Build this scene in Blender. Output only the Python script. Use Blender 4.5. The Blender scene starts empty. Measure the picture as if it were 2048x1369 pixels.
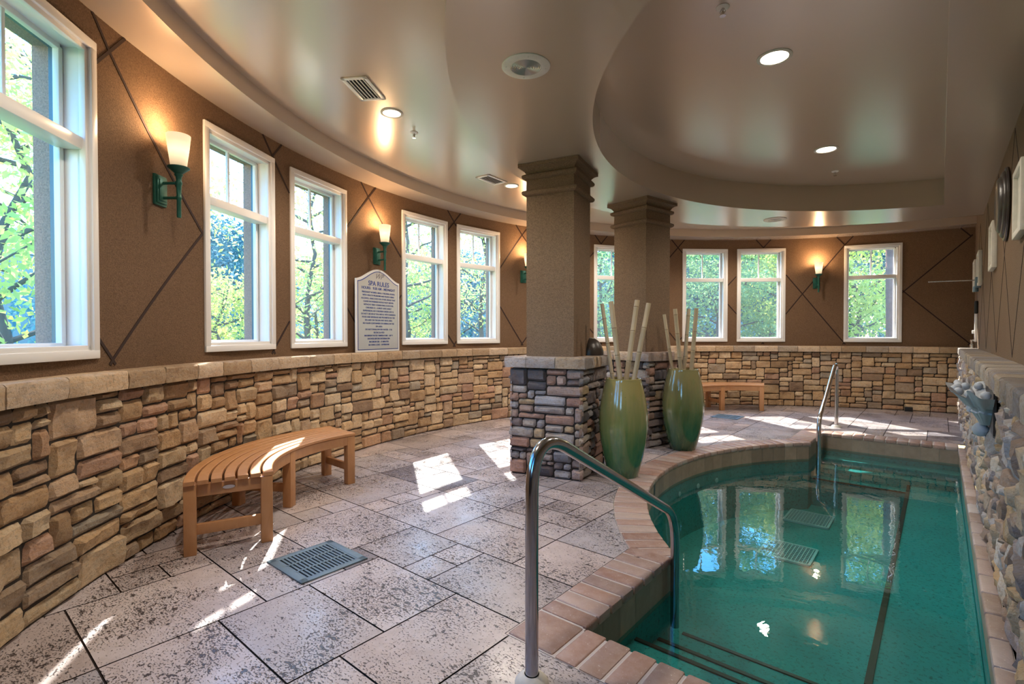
import bpy, bmesh, math, random
from math import radians as Rd, sin, cos, pi, sqrt, atan2, hypot
from mathutils import Vector, Matrix, noise
random.seed(7)
scn = bpy.context.scene
COL = scn.collection

# ---------------------------------------------------------------- camera, sky, sun, exposure
cam_data = bpy.data.cameras.new('camera'); cam = bpy.data.objects.new('camera', cam_data); COL.objects.link(cam)
cam.location = (0, 0, 1.22); cam.rotation_euler = (Rd(90 - .8195), 0, Rd(40.127))
cam_data.sensor_width = 36; cam_data.lens = 1015.5 * 36 / 2048; cam_data.clip_start = .02; cam_data.clip_end = 400
scn.camera = cam
scn.view_settings.view_transform = 'Standard'; scn.view_settings.look = 'None'
scn.view_settings.gamma = 1; scn.view_settings.use_curve_mapping = False
scn.view_settings.exposure = 0.88
SKY = .95
world = bpy.data.worlds.new('sky'); scn.world = world; world.use_nodes = True
wn = world.node_tree.nodes; wl = world.node_tree.links
for n in list(wn): wn.remove(n)
sky = wn.new('ShaderNodeTexSky'); sky.sky_type = 'NISHITA'; sky.sun_disc = False
SUN = Vector((.815, -.58, -.86)).normalized()           # direction the sunlight travels
sky.sun_elevation = math.asin(-SUN.z); sky.sun_rotation = atan2(-SUN.x, -SUN.y)
sky.air_density = 1.1; sky.dust_density = .25; sky.ozone_density = 2.5
bg = wn.new('ShaderNodeBackground'); bg.inputs['Strength'].default_value = SKY
wo = wn.new('ShaderNodeOutputWorld'); hs = wn.new('ShaderNodeHueSaturation'); hs.inputs['Saturation'].default_value = 1.45; wl.new(sky.outputs[0], hs.inputs['Color']); wl.new(hs.outputs[0], bg.inputs[0]); wl.new(bg.outputs[0], wo.inputs[0])
sd = bpy.data.lights.new('sun', 'SUN'); sun = bpy.data.objects.new('sun', sd); COL.objects.link(sun)
sd.energy = 9; sd.angle = Rd(.55); sd.color = (1, .95, .86)
sun.rotation_euler = SUN.to_track_quat('-Z', 'Y').to_euler()
CAN_RING, CAN_COFFER, SCONCE_W = 66, 62, 7           # watts of the room's own lamps

# ---------------------------------------------------------------- plan of the room
CX, CY = .815, 4.70
RW, RS = 5.81, 5.72           # stucco wall, stone face
XW, XS = .40, .215            # right stucco wall, right stone face
ZL, ZSOF, ZRING, ZBEAM, ZCOF = 1.03, 2.868, 2.99, 2.724, 3.03
RB0, RB1, RSOF = 3.13, 4.02, 5.50
def P(r, az, z=0.): a = Rd(az); return Vector((CX - r * cos(a), CY + r * sin(a), z))
def az_at_x(r, X, sgn): return sgn * math.degrees(math.acos(max(-1, min(1, (CX - X) / r))))

# ---------------------------------------------------------------- helpers
class MB:
    def __init__(s): s.v = []; s.f = []; s.c = []; s.m = []
    def add(s, vs, fs, col=(1, 1, 1), mat=0):
        b = len(s.v); s.v += [tuple(v) for v in vs]
        for f in fs: s.f.append([b + i for i in f]); s.c.append(col); s.m.append(mat)
    def box(s, c, size, M=None, col=(1, 1, 1), mat=0):
        x, y, z = [k / 2 for k in size]; c = Vector(c)
        vs = [Vector((i * x, j * y, k * z)) for k in (-1, 1) for j in (-1, 1) for i in (-1, 1)]
        if M: vs = [M @ v for v in vs]
        s.add([c + v for v in vs], [(0, 2, 3, 1), (4, 5, 7, 6), (0, 1, 5, 4), (1, 3, 7, 5), (3, 2, 6, 7), (2, 0, 4, 6)], col, mat)
    def bbox(s, c, size, bev=.005, M=None, col=(1, 1, 1), mat=0, jit=0):
        bm = bmesh.new(); bmesh.ops.create_cube(bm, size=1)
        for v in bm.verts: v.co = Vector((v.co.x * size[0], v.co.y * size[1], v.co.z * size[2]))
        bmesh.ops.bevel(bm, geom=list(bm.edges), offset=min(bev, min(size) * .45), segments=2, affect='EDGES', profile=.5)
        if jit:
            o = Vector((random.random() * 50, 0, 0))
            for v in bm.verts: v.co += jit * noise.noise_vector(v.co * 12 + o)
        bm.verts.index_update(); c = Vector(c)
        s.add([c + ((M @ v.co) if M else v.co) for v in bm.verts], [[v.index for v in f.verts] for f in bm.faces], col, mat); bm.free()
    def lathe(s, prof, c=(0, 0, 0), n=32, M=None, col=(1, 1, 1), mat=0, a0=0, a1=2 * pi, cap=False):
        c = Vector(c); full = abs(a1 - a0 - 2 * pi) < 1e-6; k = n if full else n + 1; vs = []
        for r, z in prof:
            for i in range(k):
                a = a0 + (a1 - a0) * i / n; v = Vector((r * cos(a), r * sin(a), z)); vs.append(c + (M @ v if M else v))
        fs = []
        for j in range(len(prof) - 1):
            for i in range(n):
                i2 = (i + 1) % k; fs.append((j * k + i, j * k + i2, (j + 1) * k + i2, (j + 1) * k + i))
        if cap: fs.append(tuple(range(k))[::-1]); fs.append(tuple((len(prof) - 1) * k + i for i in range(k)))
        s.add(vs, fs, col, mat)
    def tube(s, pts, rad, n=14, col=(1, 1, 1), mat=0, cap=True):
        pts = [Vector(p) for p in pts]; up = Vector((0, 0, 1)); rings = []; nrm = None
        for i, p in enumerate(pts):
            t = (pts[min(i + 1, len(pts) - 1)] - pts[max(i - 1, 0)]).normalized()
            if nrm is None: nrm = t.orthogonal().normalized()
            nrm = (nrm - t * nrm.dot(t)).normalized(); b = t.cross(nrm)
            r = rad[i] if isinstance(rad, (list, tuple)) else rad
            rings.append([p + r * (cos(2 * pi * k / n) * nrm + sin(2 * pi * k / n) * b) for k in range(n)])
        vs = [v for R_ in rings for v in R_]; fs = []
        for j in range(len(pts) - 1):
            for k in range(n): k2 = (k + 1) % n; fs.append((j * n + k, j * n + k2, (j + 1) * n + k2, (j + 1) * n + k))
        if cap: fs.append(tuple(range(n))[::-1]); fs.append(tuple((len(pts) - 1) * n + k for k in range(n)))
        s.add(vs, fs, col, mat)
    def build(s, name, mat, parent=None, smooth=None, kind=None, origin=None):
        me = bpy.data.meshes.new(name)
        vs = s.v
        if origin is not None: vs = [(v[0] - origin[0], v[1] - origin[1], v[2] - origin[2]) for v in vs]
        me.from_pydata(vs, [], s.f); me.update()
        if True:
            ca = me.color_attributes.new('col', 'FLOAT_COLOR', 'CORNER'); buf = []
            for p, c in zip(me.polygons, s.c): buf += [c[0], c[1], c[2], 1.] * len(p.vertices)
            ca.data.foreach_set('color', buf)
        mats = mat if isinstance(mat, (list, tuple)) else [mat]
        for m in mats: me.materials.append(m)
        if len(mats) > 1: me.polygons.foreach_set('material_index', s.m)
        o = bpy.data.objects.new(name, me); COL.objects.link(o)
        if origin is not None: o.location = origin
        if parent: o.parent = parent
        if kind: o['kind'] = kind
        if smooth is not None:
            me.polygons.foreach_set('use_smooth', [True] * len(me.polygons))
            if smooth < 180: me.set_sharp_from_angle(angle=Rd(smooth))
        return o
def thing(name, label, cat, loc=(0, 0, 0), rz=0, group=None):
    o = bpy.data.objects.new(name, None); COL.objects.link(o); o.empty_display_size = .1
    o.location = loc; o.rotation_euler = (0, 0, rz); return tag(o, label, cat, group)
def tag(o, label, cat, group=None, kind=None):
    o['label'] = label; o['category'] = cat
    if group: o['group'] = group
    if kind: o['kind'] = kind
    return o
def dup(root, loc=None, rz=None, label=None, group=None, scale=None):
    r = root.copy(); COL.objects.link(r)
    if loc is not None: r.location = loc
    if rz is not None: r.rotation_euler = (0, 0, rz)
    if label: r['label'] = label
    if group: r['group'] = group
    if scale: r.scale = (scale,) * 3
    for ch in list(root.children):
        c = ch.copy(); COL.objects.link(c); c.parent = r
        for g in list(ch.children): d = g.copy(); COL.objects.link(d); d.parent = c
    return r
def Rz(a): return Matrix.Rotation(a, 3, 'Z')

# ---------------------------------------------------------------- materials
def newmat(name):
    m = bpy.data.materials.new(name); m.use_nodes = True; nt = m.node_tree
    for n in list(nt.nodes): nt.nodes.remove(n)
    return m, nt, nt.nodes, nt.links
def N(nt, t, **k):
    n = nt.nodes.new(t)
    for a, v in k.items():
        if a.startswith('i_'):
            key = a[2:]; key = int(key) if key.isdigit() else key
            n.inputs[key].default_value = v
        else: setattr(n, a, v)
    return n
def ramp(nt, fac, stops, interp='LINEAR'):
    r = nt.nodes.new('ShaderNodeValToRGB'); r.color_ramp.interpolation = interp
    e = r.color_ramp.elements
    while len(e) < len(stops): e.new(.5)
    for k, (p, c) in zip(e, stops): k.position = p; k.color = (c[0], c[1], c[2], 1) if isinstance(c, (tuple, list)) else (c, c, c, 1)
    nt.links.new(fac, r.inputs[0]); return r.outputs[0]
def mixc(nt, f, a, b, mode='MIX'):
    m = nt.nodes.new('ShaderNodeMix'); m.data_type = 'RGBA'; m.blend_type = mode; L = nt.links
    for s, v in ((m.inputs[0], f), (m.inputs[6], a), (m.inputs[7], b)):
        if isinstance(v, (int, float)): s.default_value = v
        elif isinstance(v, (tuple, list)): s.default_value = (*v[:3], 1)
        else: L.new(v, s)
    return m.outputs[2]
def tex(nt, scale, detail=4, rough=.55, coord='Object', vec=None, dist=0, sc=None):
    if vec is None:
        vec = nt.nodes.new('ShaderNodeTexCoord').outputs[coord]
    if sc:
        mp = nt.nodes.new('ShaderNodeMapping'); mp.inputs['Scale'].default_value = sc; nt.links.new(vec, mp.inputs[0]); vec = mp.outputs[0]
    n = N(nt, 'ShaderNodeTexNoise', i_Scale=scale, i_Detail=detail, i_Roughness=rough, i_Distortion=dist); nt.links.new(vec, n.inputs['Vector']); return n.outputs[0]
def finish(nt, base, rough=.5, metal=0., bump=None, bs=.3, bd=.01, spec=.5, **kw):
    b = nt.nodes.new('ShaderNodeBsdfPrincipled'); o = nt.nodes.new('ShaderNodeOutputMaterial'); L = nt.links
    for s, v in (('Base Color', base), ('Roughness', rough), ('Metallic', metal)):
        if isinstance(v, (int, float)): b.inputs[s].default_value = v
        elif isinstance(v, (tuple, list)): b.inputs[s].default_value = (*v[:3], 1)
        else: L.new(v, b.inputs[s])
    b.inputs['Specular IOR Level'].default_value = spec
    for k, v in kw.items(): b.inputs[k.replace('_', ' ')].default_value = v
    if bump is not None:
        bn = N(nt, 'ShaderNodeBump', i_Strength=bs, i_Distance=bd); L.new(bump, bn.inputs['Height']); L.new(bn.outputs[0], b.inputs['Normal'])
    L.new(b.outputs[0], o.inputs[0]); return b
def plain(name, col, rough=.5, metal=0., var=.0, vs=8, bump=0, bscale=60, spec=.5, **kw):
    m, nt, n, l = newmat(name); c = col
    if var: c = mixc(nt, tex(nt, vs), tuple(k * (1 - var) for k in col), tuple(min(1, k * (1 + var)) for k in col))
    finish(nt, c, rough, metal, bump=tex(nt, bscale, 3) if bump else None, bs=bump, bd=.004, spec=spec, **kw); return m
def stucco(name, c1, c2):
    m, nt, n, l = newmat(name)
    c = mixc(nt, tex(nt, 2.2, 3), c1, c2); fine = tex(nt, 120, 4, .75)
    c = mixc(nt, ramp(nt, fine, [(.35, 0.), (.62, 1.)]), mixc(nt, .45, c, (0, 0, 0)), c)
    finish(nt, c, .82, bump=fine, bs=.9, bd=.010, spec=.25); return m
M_stucco = stucco('brown_stucco', (.225, .132, .074), (.275, .165, .095))
M_colstucco = stucco('column_stucco', (.31, .215, .14), (.27, .165, .10))
M_extst = stucco('terracotta_stucco', (.50, .27, .19), (.56, .31, .22))
M_groove = plain('dark_reveal', (.03, .012, .008), .8)
def stone_mat(name):
    m, nt, n, l = newmat(name); at = N(nt, 'ShaderNodeAttribute', attribute_name='col').outputs['Color']
    big = tex(nt, 9, 5, .6, dist=.8); st = tex(nt, 16, 5, .6, sc=(1, 1, 3.5), dist=1.2)
    c = mixc(nt, ramp(nt, st, [(.38, 0.), (.6, .55)]), at, mixc(nt, .75, at, (.95, .72, .42), 'MULTIPLY'))
    c = mixc(nt, ramp(nt, big, [(.52, 0.), (.68, .55)]), c, mixc(nt, .6, c, (.30, .17, .10)))
    c = mixc(nt, ramp(nt, tex(nt, 60, 6, .75), [(.32, 1.), (.48, 0.)]), c, mixc(nt, .45, c, (.08, .06, .05)))
    finish(nt, c, .78, bump=tex(nt, 30, 9, .72), bs=1., bd=.02, spec=.3); return m
M_stone = stone_mat('field_stone')
M_mortar = plain('dark_mortar', (.035, .025, .018), .95, bump=.5)
M_grey = plain('grey_mortar', (.30, .26, .21), .95, bump=.5)
def ceil_mat():
    m, nt, n, l = newmat('satin_tan_paint')
    finish(nt, (.60, .49, .395), .27, .34, spec=.8, Coat_Weight=.6, Coat_Roughness=.24); return m
M_ceil = ceil_mat()
M_white = plain('white_vinyl', (.86, .84, .81), .3)
M_whiteplas = plain('white_plaster', (.74, .70, .62), .6, var=.12, vs=30, bump=.2)
M_blueedge = plain('blue_gasket', (.02, .06, .09), .35)
def glassy(name, tint, rough=0., ior=1.45, ripple=None, haze=0.):
    m, nt, n, l = newmat(name)
    tr = N(nt, 'ShaderNodeBsdfTransparent'); tr.inputs[0].default_value = (*tint, 1)
    gl = N(nt, 'ShaderNodeBsdfGlossy'); gl.inputs['Roughness'].default_value = rough
    ge = n.new('ShaderNodeNewGeometry'); dp = N(nt, 'ShaderNodeVectorMath', operation='DOT_PRODUCT'); l.new(ge.outputs['Incoming'], dp.inputs[1]); l.new(ge.outputs['Normal'], dp.inputs[0])
    def mth(op, a, b=None):
        q = N(nt, 'ShaderNodeMath', operation=op)
        for i, v in ((0, a), (1, b)):
            if v is None: continue
            if isinstance(v, (int, float)): q.inputs[i].default_value = v
            else: l.new(v, q.inputs[i])
        return q.outputs[0]
    f0 = ((ior - 1) / (ior + 1)) ** 2
    sch = mth('ADD', mth('MULTIPLY', mth('POWER', mth('SUBTRACT', 1., mth('ABSOLUTE', dp.outputs['Value'])), 5.), 1 - f0), f0)
    mx = n.new('ShaderNodeMixShader'); o = n.new('ShaderNodeOutputMaterial'); l.new(sch, mx.inputs[0])
    l.new(tr.outputs[0], mx.inputs[1]); l.new(gl.outputs[0], mx.inputs[2]); l.new(mx.outputs[0], o.inputs[0])
    if haze:
        dt = N(nt, 'ShaderNodeBsdfTranslucent'); dt.inputs[0].default_value = (.85, .93, 1, 1); m2 = N(nt, 'ShaderNodeMixShader', i_0=haze); l.new(tr.outputs[0], m2.inputs[1]); l.new(dt.outputs[0], m2.inputs[2]); l.new(m2.outputs[0], mx.inputs[1])  # pale bluish veil mixed in for the sun glare on dusty glass
    if ripple:
        a = tex(nt, ripple[0], 3, .5, dist=.4); bn = N(nt, 'ShaderNodeBump', i_Strength=ripple[1], i_Distance=.02)
        l.new(a, bn.inputs['Height']); l.new(bn.outputs[0], gl.inputs['Normal']); l.new(bn.outputs[0], dp.inputs[0])
    return m
M_glass = glassy('window_glass', (.93, .96, .97), haze=.035)
M_water = glassy('pool_water', (.52, .86, .86), 0., 1.68, ripple=(6.5, .05))
def trav(name, attr=True):
    m, nt, n, l = newmat(name); at = N(nt, 'ShaderNodeAttribute', attribute_name='col').outputs['Color']
    big = tex(nt, 2.6, 5, .6, dist=.7); c = mixc(nt, big, (.43, .355, .35), (.64, .575, .58))
    c = mixc(nt, ramp(nt, tex(nt, 14, 6, .7), [(.45, 0.), (.7, .5)]), c, (.34, .27, .25))
    c = mixc(nt, 1., c, at, 'MULTIPLY')
    mask = ramp(nt, tex(nt, 2.3, 4, .6, dist=.4), [(.32, 1.), (.58, 0.)])
    def pits(sc, det, w, lo, hi, st=1.):
        q = N(nt, 'ShaderNodeMath', operation='MULTIPLY_ADD'); l.new(mask, q.inputs[0]); q.inputs[1].default_value = w; l.new(tex(nt, sc, det, .6, sc=(1, 1.7, 1)), q.inputs[2])
        return ramp(nt, q.outputs[0], [(lo, st), (hi, 0.)])
    pit = pits(28, 4, .12, .40, .44); p2 = pits(80, 3, .13, .42, .465, .9)
    mm = N(nt, 'ShaderNodeMath', operation='MAXIMUM'); l.new(pit, mm.inputs[0]); l.new(p2, mm.inputs[1])
    mu = N(nt, 'ShaderNodeMath', operation='MULTIPLY'); l.new(mm.outputs[0], mu.inputs[0]); mu.inputs[1].default_value = .93
    c = mixc(nt, mu.outputs[0], c, (.03, .022, .025))
    inv = N(nt, 'ShaderNodeMath', operation='SUBTRACT'); inv.inputs[0].default_value = 1; l.new(mu.outputs[0], inv.inputs[1])
    r = ramp(nt, tex(nt, 3, 4), [(.3, .24), (.7, .42)])
    finish(nt, c, r, bump=inv.outputs[0], bs=.8, bd=.006, spec=.7); return m
M_trav = trav('travertine')
def brickm():
    m, nt, n, l = newmat('coping_brick'); at = N(nt, 'ShaderNodeAttribute', attribute_name='col').outputs['Color']
    c = mixc(nt, ramp(nt, tex(nt, 18, 6, .7), [(.4, 0.), (.7, .6)]), at, mixc(nt, .5, at, (.62, .50, .46)))
    c = mixc(nt, ramp(nt, tex(nt, 120, 3, .6), [(.66, 0.), (.72, .7)]), c, (.85, .78, .74))
    finish(nt, c, .42, bump=tex(nt, 60, 6, .7), bs=.35, bd=.004, spec=.5); return m
M_brick = brickm()
M_brickmortar = plain('pale_mortar', (.62, .55, .51), .9, bump=.4)
def tealm():
    m, nt, n, l = newmat('teal_pool_plaster')
    c = mixc(nt, tex(nt, 1.6, 3), (.010, .21, .215), (.05, .40, .37)); c = mixc(nt, ramp(nt, tex(nt, 40, 5, .85), [(.38, .85), (.47, 0.)]), c, (.005, .06, .06))
    finish(nt, c, .6); return m
M_teal = tealm()
def attrmat(name, rough=.5, bump=.3, bsc=40, spec=.5):
    m, nt, n, l = newmat(name); at = N(nt, 'ShaderNodeAttribute', attribute_name='col').outputs['Color']
    c = mixc(nt, ramp(nt, tex(nt, 14, 5, .65), [(.35, 0.), (.7, .5)]), at, mixc(nt, .55, at, (.12, .08, .05)))
    finish(nt, c, rough, bump=tex(nt, bsc, 5, .6), bs=bump, bd=.003, spec=spec); return m
M_wtile = attrmat('waterline_tile', .4)
M_darktile = plain('dark_brown_tile', (.045, .012, .006), .4)
def woodm():
    m, nt, n, l = newmat('teak')
    g = tex(nt, 16, 6, .6, sc=(1, 1, .35), dist=1.2); c = mixc(nt, g, (.42, .185, .07), (.62, .33, .15))
    at = N(nt, 'ShaderNodeAttribute', attribute_name='col').outputs['Color']; c = mixc(nt, 1., c, at, 'MULTIPLY')
    finish(nt, c, .38, bump=tex(nt, 60, 4), bs=.08, bd=.002, spec=.45); return m
M_teak = woodm()
M_steel = plain('brushed_stainless', (.62, .60, .58), .18, 1., var=.08, vs=4)
M_railsteel = plain('stainless_dark_reflections', (.42, .42, .44), .16, 1., var=.1, vs=4)  # stainless again, darker and bluer: dark reflections are put into its colour
def vasem(g=1., r_=1.):
    m, nt, n, l = newmat('green_glaze'); tc = n.new('ShaderNodeTexCoord'); sx = N(nt, 'ShaderNodeSeparateXYZ'); l.new(tc.outputs['Object'], sx.inputs[0])
    drip = tex(nt, 22, 5, .6, sc=(1, 1, .06), dist=.3); ad = N(nt, 'ShaderNodeMath', operation='MULTIPLY_ADD'); l.new(drip, ad.inputs[0]); ad.inputs[1].default_value = .55; l.new(sx.outputs[2], ad.inputs[2])
    c = ramp(nt, ad.outputs[0], [(.28, (.015, .11 * g, .045)), (.48, (.06 * r_, .19 * g, .065)), (.72, (.15 * r_, .235 * g, .07)), (1., (.25 * r_, .275 * g, .10))])
    sp = ramp(nt, tex(nt, 75, 3, .6), [(.69, 0.), (.73, .8)]); c = mixc(nt, sp, c, (.02, .05, .03))
    c = mixc(nt, ramp(nt, tex(nt, 40, 3, .6, sc=(1, 1, .1)), [(.55, 0.), (.75, .45)]), c, mixc(nt, .5, c, (.30, .36, .14)))
    finish(nt, c, .13, bump=tex(nt, 30, 4), bs=.08, bd=.003, spec=.7, Coat_Weight=.5, Coat_Roughness=.08); return m
M_vase = vasem(1., 1.3); M_vase2 = vasem(.84, 1.05)
def bamboom():
    m, nt, n, l = newmat('dried_bamboo'); c = mixc(nt, tex(nt, 30, 4, .6, sc=(1, 1, .1)), (.36, .27, .16), (.58, .47, .32))
    at = N(nt, 'ShaderNodeAttribute', attribute_name='col').outputs['Color']; c = mixc(nt, 1., c, at, 'MULTIPLY')
    finish(nt, c, .42); return m
M_bamboo = bamboom()
M_patina = plain('green_patina_bronze', (.022, .12, .085), .45, .35, var=.5, vs=22, bump=.3)
def emis(name, col, st, rough=.4, base=None):
    m, nt, n, l = newmat(name); b = finish(nt, base or col, rough); b.inputs['Emission Color'].default_value = (*col, 1); b.inputs['Emission Strength'].default_value = st; return m
M_lens = emis('lit_lens', (1, .86, .66), 6)
M_canlens = emis('lit_reflector', (1, .80, .55), 4)
def shadem():
    m, nt, n, l = newmat('frosted_lit_glass'); tc = n.new('ShaderNodeTexCoord'); sx = N(nt, 'ShaderNodeSeparateXYZ'); l.new(tc.outputs['Object'], sx.inputs[0])
    b = finish(nt, (.9, .8, .65), .35); b.inputs['Emission Color'].default_value = (1, .72, .42, 1)
    mr = N(nt, 'ShaderNodeMapRange'); mr.inputs[1].default_value = .08; mr.inputs[2].default_value = .30
    l.new(sx.outputs[2], mr.inputs[0]); l.new(ramp(nt, mr.outputs[0], [(0, .22), (.35, .30), (.72, .9), (1, .5)]), b.inputs['Emission Strength']); return m
M_shade = shadem()
M_shell = plain('blue_grey_cast_stone', (.46, .49, .53), .55, var=.2, vs=14, bump=.5, bscale=50)
M_darkwood = plain('dark_carved_wood', (.03, .02, .015), .35, var=.4, vs=12, bump=.3)
M_black = plain('black_plastic', (.012, .012, .012), .4)
M_grate = plain('blue_grey_painted_metal', (.16, .23, .28), .5, .3, var=.15)
M_drain = plain('white_drain_plastic', (.55, .60, .58), .5)
M_signp = plain('pale_brushed_aluminium', (.52, .50, .50), .32, .55, var=.06, vs=3)
M_signb = plain('sign_blue', (.02, .05, .26), .4)
M_signw = plain('sign_white', (.75, .74, .72), .4)
M_signg = plain('sign_grey', (.18, .17, .2), .5)
def leafm(name, c1, c2, tr=.55):
    m, nt, n, l = newmat(name); c = mixc(nt, ramp(nt, tex(nt, 1.3, 3), [(.35, 0.), (.65, 1.)]), c1, c2)
    d = N(nt, 'ShaderNodeBsdfDiffuse'); t = N(nt, 'ShaderNodeBsdfTranslucent'); mx = N(nt, 'ShaderNodeMixShader', i_0=tr); o = n.new('ShaderNodeOutputMaterial')
    l.new(c, d.inputs[0]); l.new(c, t.inputs[0]); l.new(d.outputs[0], mx.inputs[1]); l.new(t.outputs[0], mx.inputs[2]); l.new(mx.outputs[0], o.inputs[0]); return m
M_leafY = leafm('spring_leaf', (.55, .60, .13), (.78, .74, .27)); M_leafG = leafm('green_leaf', (.22, .36, .14), (.46, .56, .24)); M_leafB = leafm('bluish_shade_leaf', (.05, .15, .19), (.13, .28, .28), .35)  # last leaf: the far foliage's bluish shade is put into its colour
M_bark = plain('grey_bark', (.10, .075, .06), .9, var=.3, bump=.5)
M_redbark = plain('reddish_bark', (.26, .11, .08), .9, var=.35, vs=10, bump=.6)
M_lawn = plain('lawn', (.10, .22, .04), .95, var=.4, vs=3)
M_hill = plain('hazy_wooded_hill', (.05, .11, .10), 1., var=.4, vs=.6)

# ---------------------------------------------------------------- outer curved wall with window openings
WIN = [-75., -58.2, -48.5, -31.6, -21.7, -5., 4.6, 20.8, 30.5, 47., 56.5, 73.2]
HALF = math.degrees(.40 / RW)                       # half width of a casing, in degrees
OPH = math.degrees(.355 / RW)
ZO0, ZO1 = 1.142, 2.665
AZ0, AZ1 = -82.5, 86.2
wl_ = MB(); R2 = 6.07
def wallseg(mb, a, b, z0, z1, r0=RW, r1=R2, faces='io', n=None):
    n = n or max(1, int(abs(b - a) / 1.)); vs = []
    for i in range(n + 1):
        t = a + (b - a) * i / n
        for r, z in ((r0, z0), (r0, z1), (r1, z1), (r1, z0)): vs.append(P(r, t, z))
    fi = [(i * 4, i * 4 + 1, i * 4 + 5, i * 4 + 4) for i in range(n)]
    fo = [(i * 4 + 3, i * 4 + 7, i * 4 + 6, i * 4 + 2) for i in range(n)]
    ft = [(i * 4 + 1, i * 4 + 2, i * 4 + 6, i * 4 + 5) for i in range(n)]
    fb = [(i * 4, i * 4 + 4, i * 4 + 7, i * 4 + 3) for i in range(n)]
    mb.add(vs, fi, mat=0); mb.add(vs, fo + ft + fb + [(0, 3, 2, 1), (n * 4, n * 4 + 1, n * 4 + 2, n * 4 + 3)], mat=1)
edges = [AZ0 - 3]
for w in WIN: edges += [w - OPH, w + OPH]
edges.append(AZ1 + 3)
for i in range(0, len(edges), 2): wallseg(wl_, edges[i], edges[i + 1], -.3, 3.2)
for w in WIN:
    wallseg(wl_, w - OPH, w + OPH, -.3, ZO0); wallseg(wl_, w - OPH, w + OPH, ZO1, 3.2)
wall_left = wl_.build('wall_left', [M_stucco, M_extst], kind='structure')
# dark diagonal reveals in the stucco
top = [-7.3, -5.85, -4.41, -2.82, -1.45, .02, 1.30, 2.83, 4.28, 5.77, 7.03, 8.66]
nodes_t = [(s, 2.73) for s in top]; nodes_m = [((a + b) / 2, 1.92) for a, b in zip(top, top[1:])]; nodes_b = [(s, 1.085) for s in top]
def in_window(s, z):
    a = math.degrees(s / RW)
    return any(abs(a - w) < HALF - .05 for w in WIN) and 1.10 < z < 2.71
gv = MB()
def groove(p, q):
    n = max(2, int(hypot(q[0] - p[0], q[1] - p[1]) / .03)); d = Vector((q[0] - p[0], q[1] - p[1])).normalized(); w = Vector((-d.y, d.x)) * .0085; run = []
    def flush(run):
        if len(run) < 2: return
        vs = []; fs = []
        for s, z in run:
            for k, r in ((-1, RW + .002), (-1, RW - .0035), (1, RW - .0035), (1, RW + .002)):
                vs.append(P(r, math.degrees((s + k * w.x) / RW), z + k * w.y))
        for i in range(len(run) - 1):
            for k in range(3): fs.append((i * 4 + k, i * 4 + k + 1, i * 4 + k + 5, i * 4 + k + 4))
        gv.add(vs, fs)
    for i in range(n + 1):
        s = p[0] + (q[0] - p[0]) * i / n; z = p[1] + (q[1] - p[1]) * i / n
        if in_window(s, z) or z < ZL + .005 or math.degrees(s / RW) > 85.6: flush(run); run = []
        else: run.append((s, z))
    flush(run)
for i, m_ in enumerate(nodes_m):
    for nd in (nodes_t[i], nodes_t[i + 1], nodes_b[i], nodes_b[i + 1]): groove(m_, nd)
for s, z in nodes_t:
    for k in (-1, 1): groove((s, z), (s + k * .12, ZSOF))
for s, z in nodes_b:
    for k in (-1, 1): groove((s, z), (s + k * .04, ZL))
gv.build('groove', M_groove, wall_left)

# ---------------------------------------------------------------- stone cladding
WARM = [(.62, .46, .29), (.66, .51, .34), (.60, .43, .26), (.70, .56, .39), (.64, .48, .31), (.56, .38, .22), (.62, .44, .27), (.50, .34, .20), (.66, .50, .33), (.44, .30, .18), (.58, .42, .29), (.52, .33, .21), (.40, .31, .23), (.70, .55, .38), (.36, .25, .17), (.56, .36, .26), (.47, .41, .33)]
COLP = [(.34, .36, .42), (.46, .46, .50), (.52, .40, .36), (.16, .15, .17), (.50, .33, .27), (.44, .40, .40), (.54, .42, .28), (.58, .54, .52), (.28, .24, .25), (.48, .30, .25)]
COOL = [(.52, .53, .58), (.60, .60, .62), (.48, .40, .34), (.62, .52, .40), (.40, .36, .38), (.55, .44, .38), (.36, .28, .24), (.68, .64, .60), (.30, .27, .28), (.58, .48, .36), (.62, .47, .30)]
def pack(L, H, seed, wr=(.07, .34), hr=(.035, .15)):
    rnd = random.Random(seed); sk = [[0., L, 0.]]; out = []
    while True:
        sk.sort(key=lambda s: (round(s[2], 3), s[0])); s = sk[0]
        if s[2] >= H - 1e-4: break
        gap = s[1] - s[0]
        h = rnd.choice([rnd.uniform(hr[0], hr[0] * 1.7), rnd.uniform(hr[0] * 1.5, hr[1] * .7), rnd.uniform(hr[0] * 1.5, hr[1] * .7), rnd.uniform(hr[1] * .6, hr[1])])
        if rnd.random() < .22: w = rnd.uniform(wr[0], h * 1.3 + wr[0])
        else: w = rnd.uniform(max(wr[0], h * 1.1), min(wr[1], h * 3.2 + .08))
        if gap < w + wr[0] * .8: w = gap if gap < wr[1] * 1.15 else gap * rnd.uniform(.4, .6)
        if w < .06: h = min(h, .07)
        for o in sk[1:]:
            if (abs(o[1] - s[0]) < 1e-6 or abs(o[0] - s[1]) < 1e-6) and abs(o[2] - (s[2] + h)) < .022 and o[2] - s[2] > .025: h = o[2] - s[2]
        if s[2] + h > H - .03: h = H - s[2]
        out.append((s[0], s[2], w, h)); ns = [s[0], s[0] + w, s[2] + h]
        if s[0] + w >= s[1] - 1e-6: sk[0] = [s[0], s[1], s[2] + h]
        else: s[0] += w; sk.append(ns)
        sk.sort(); mg = []
        for q in sk:
            if mg and abs(mg[-1][2] - q[2]) < 1e-4 and abs(mg[-1][1] - q[0]) < 1e-4: mg[-1][1] = q[1]
            else: mg.append(q)
        sk = mg
    return out
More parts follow.
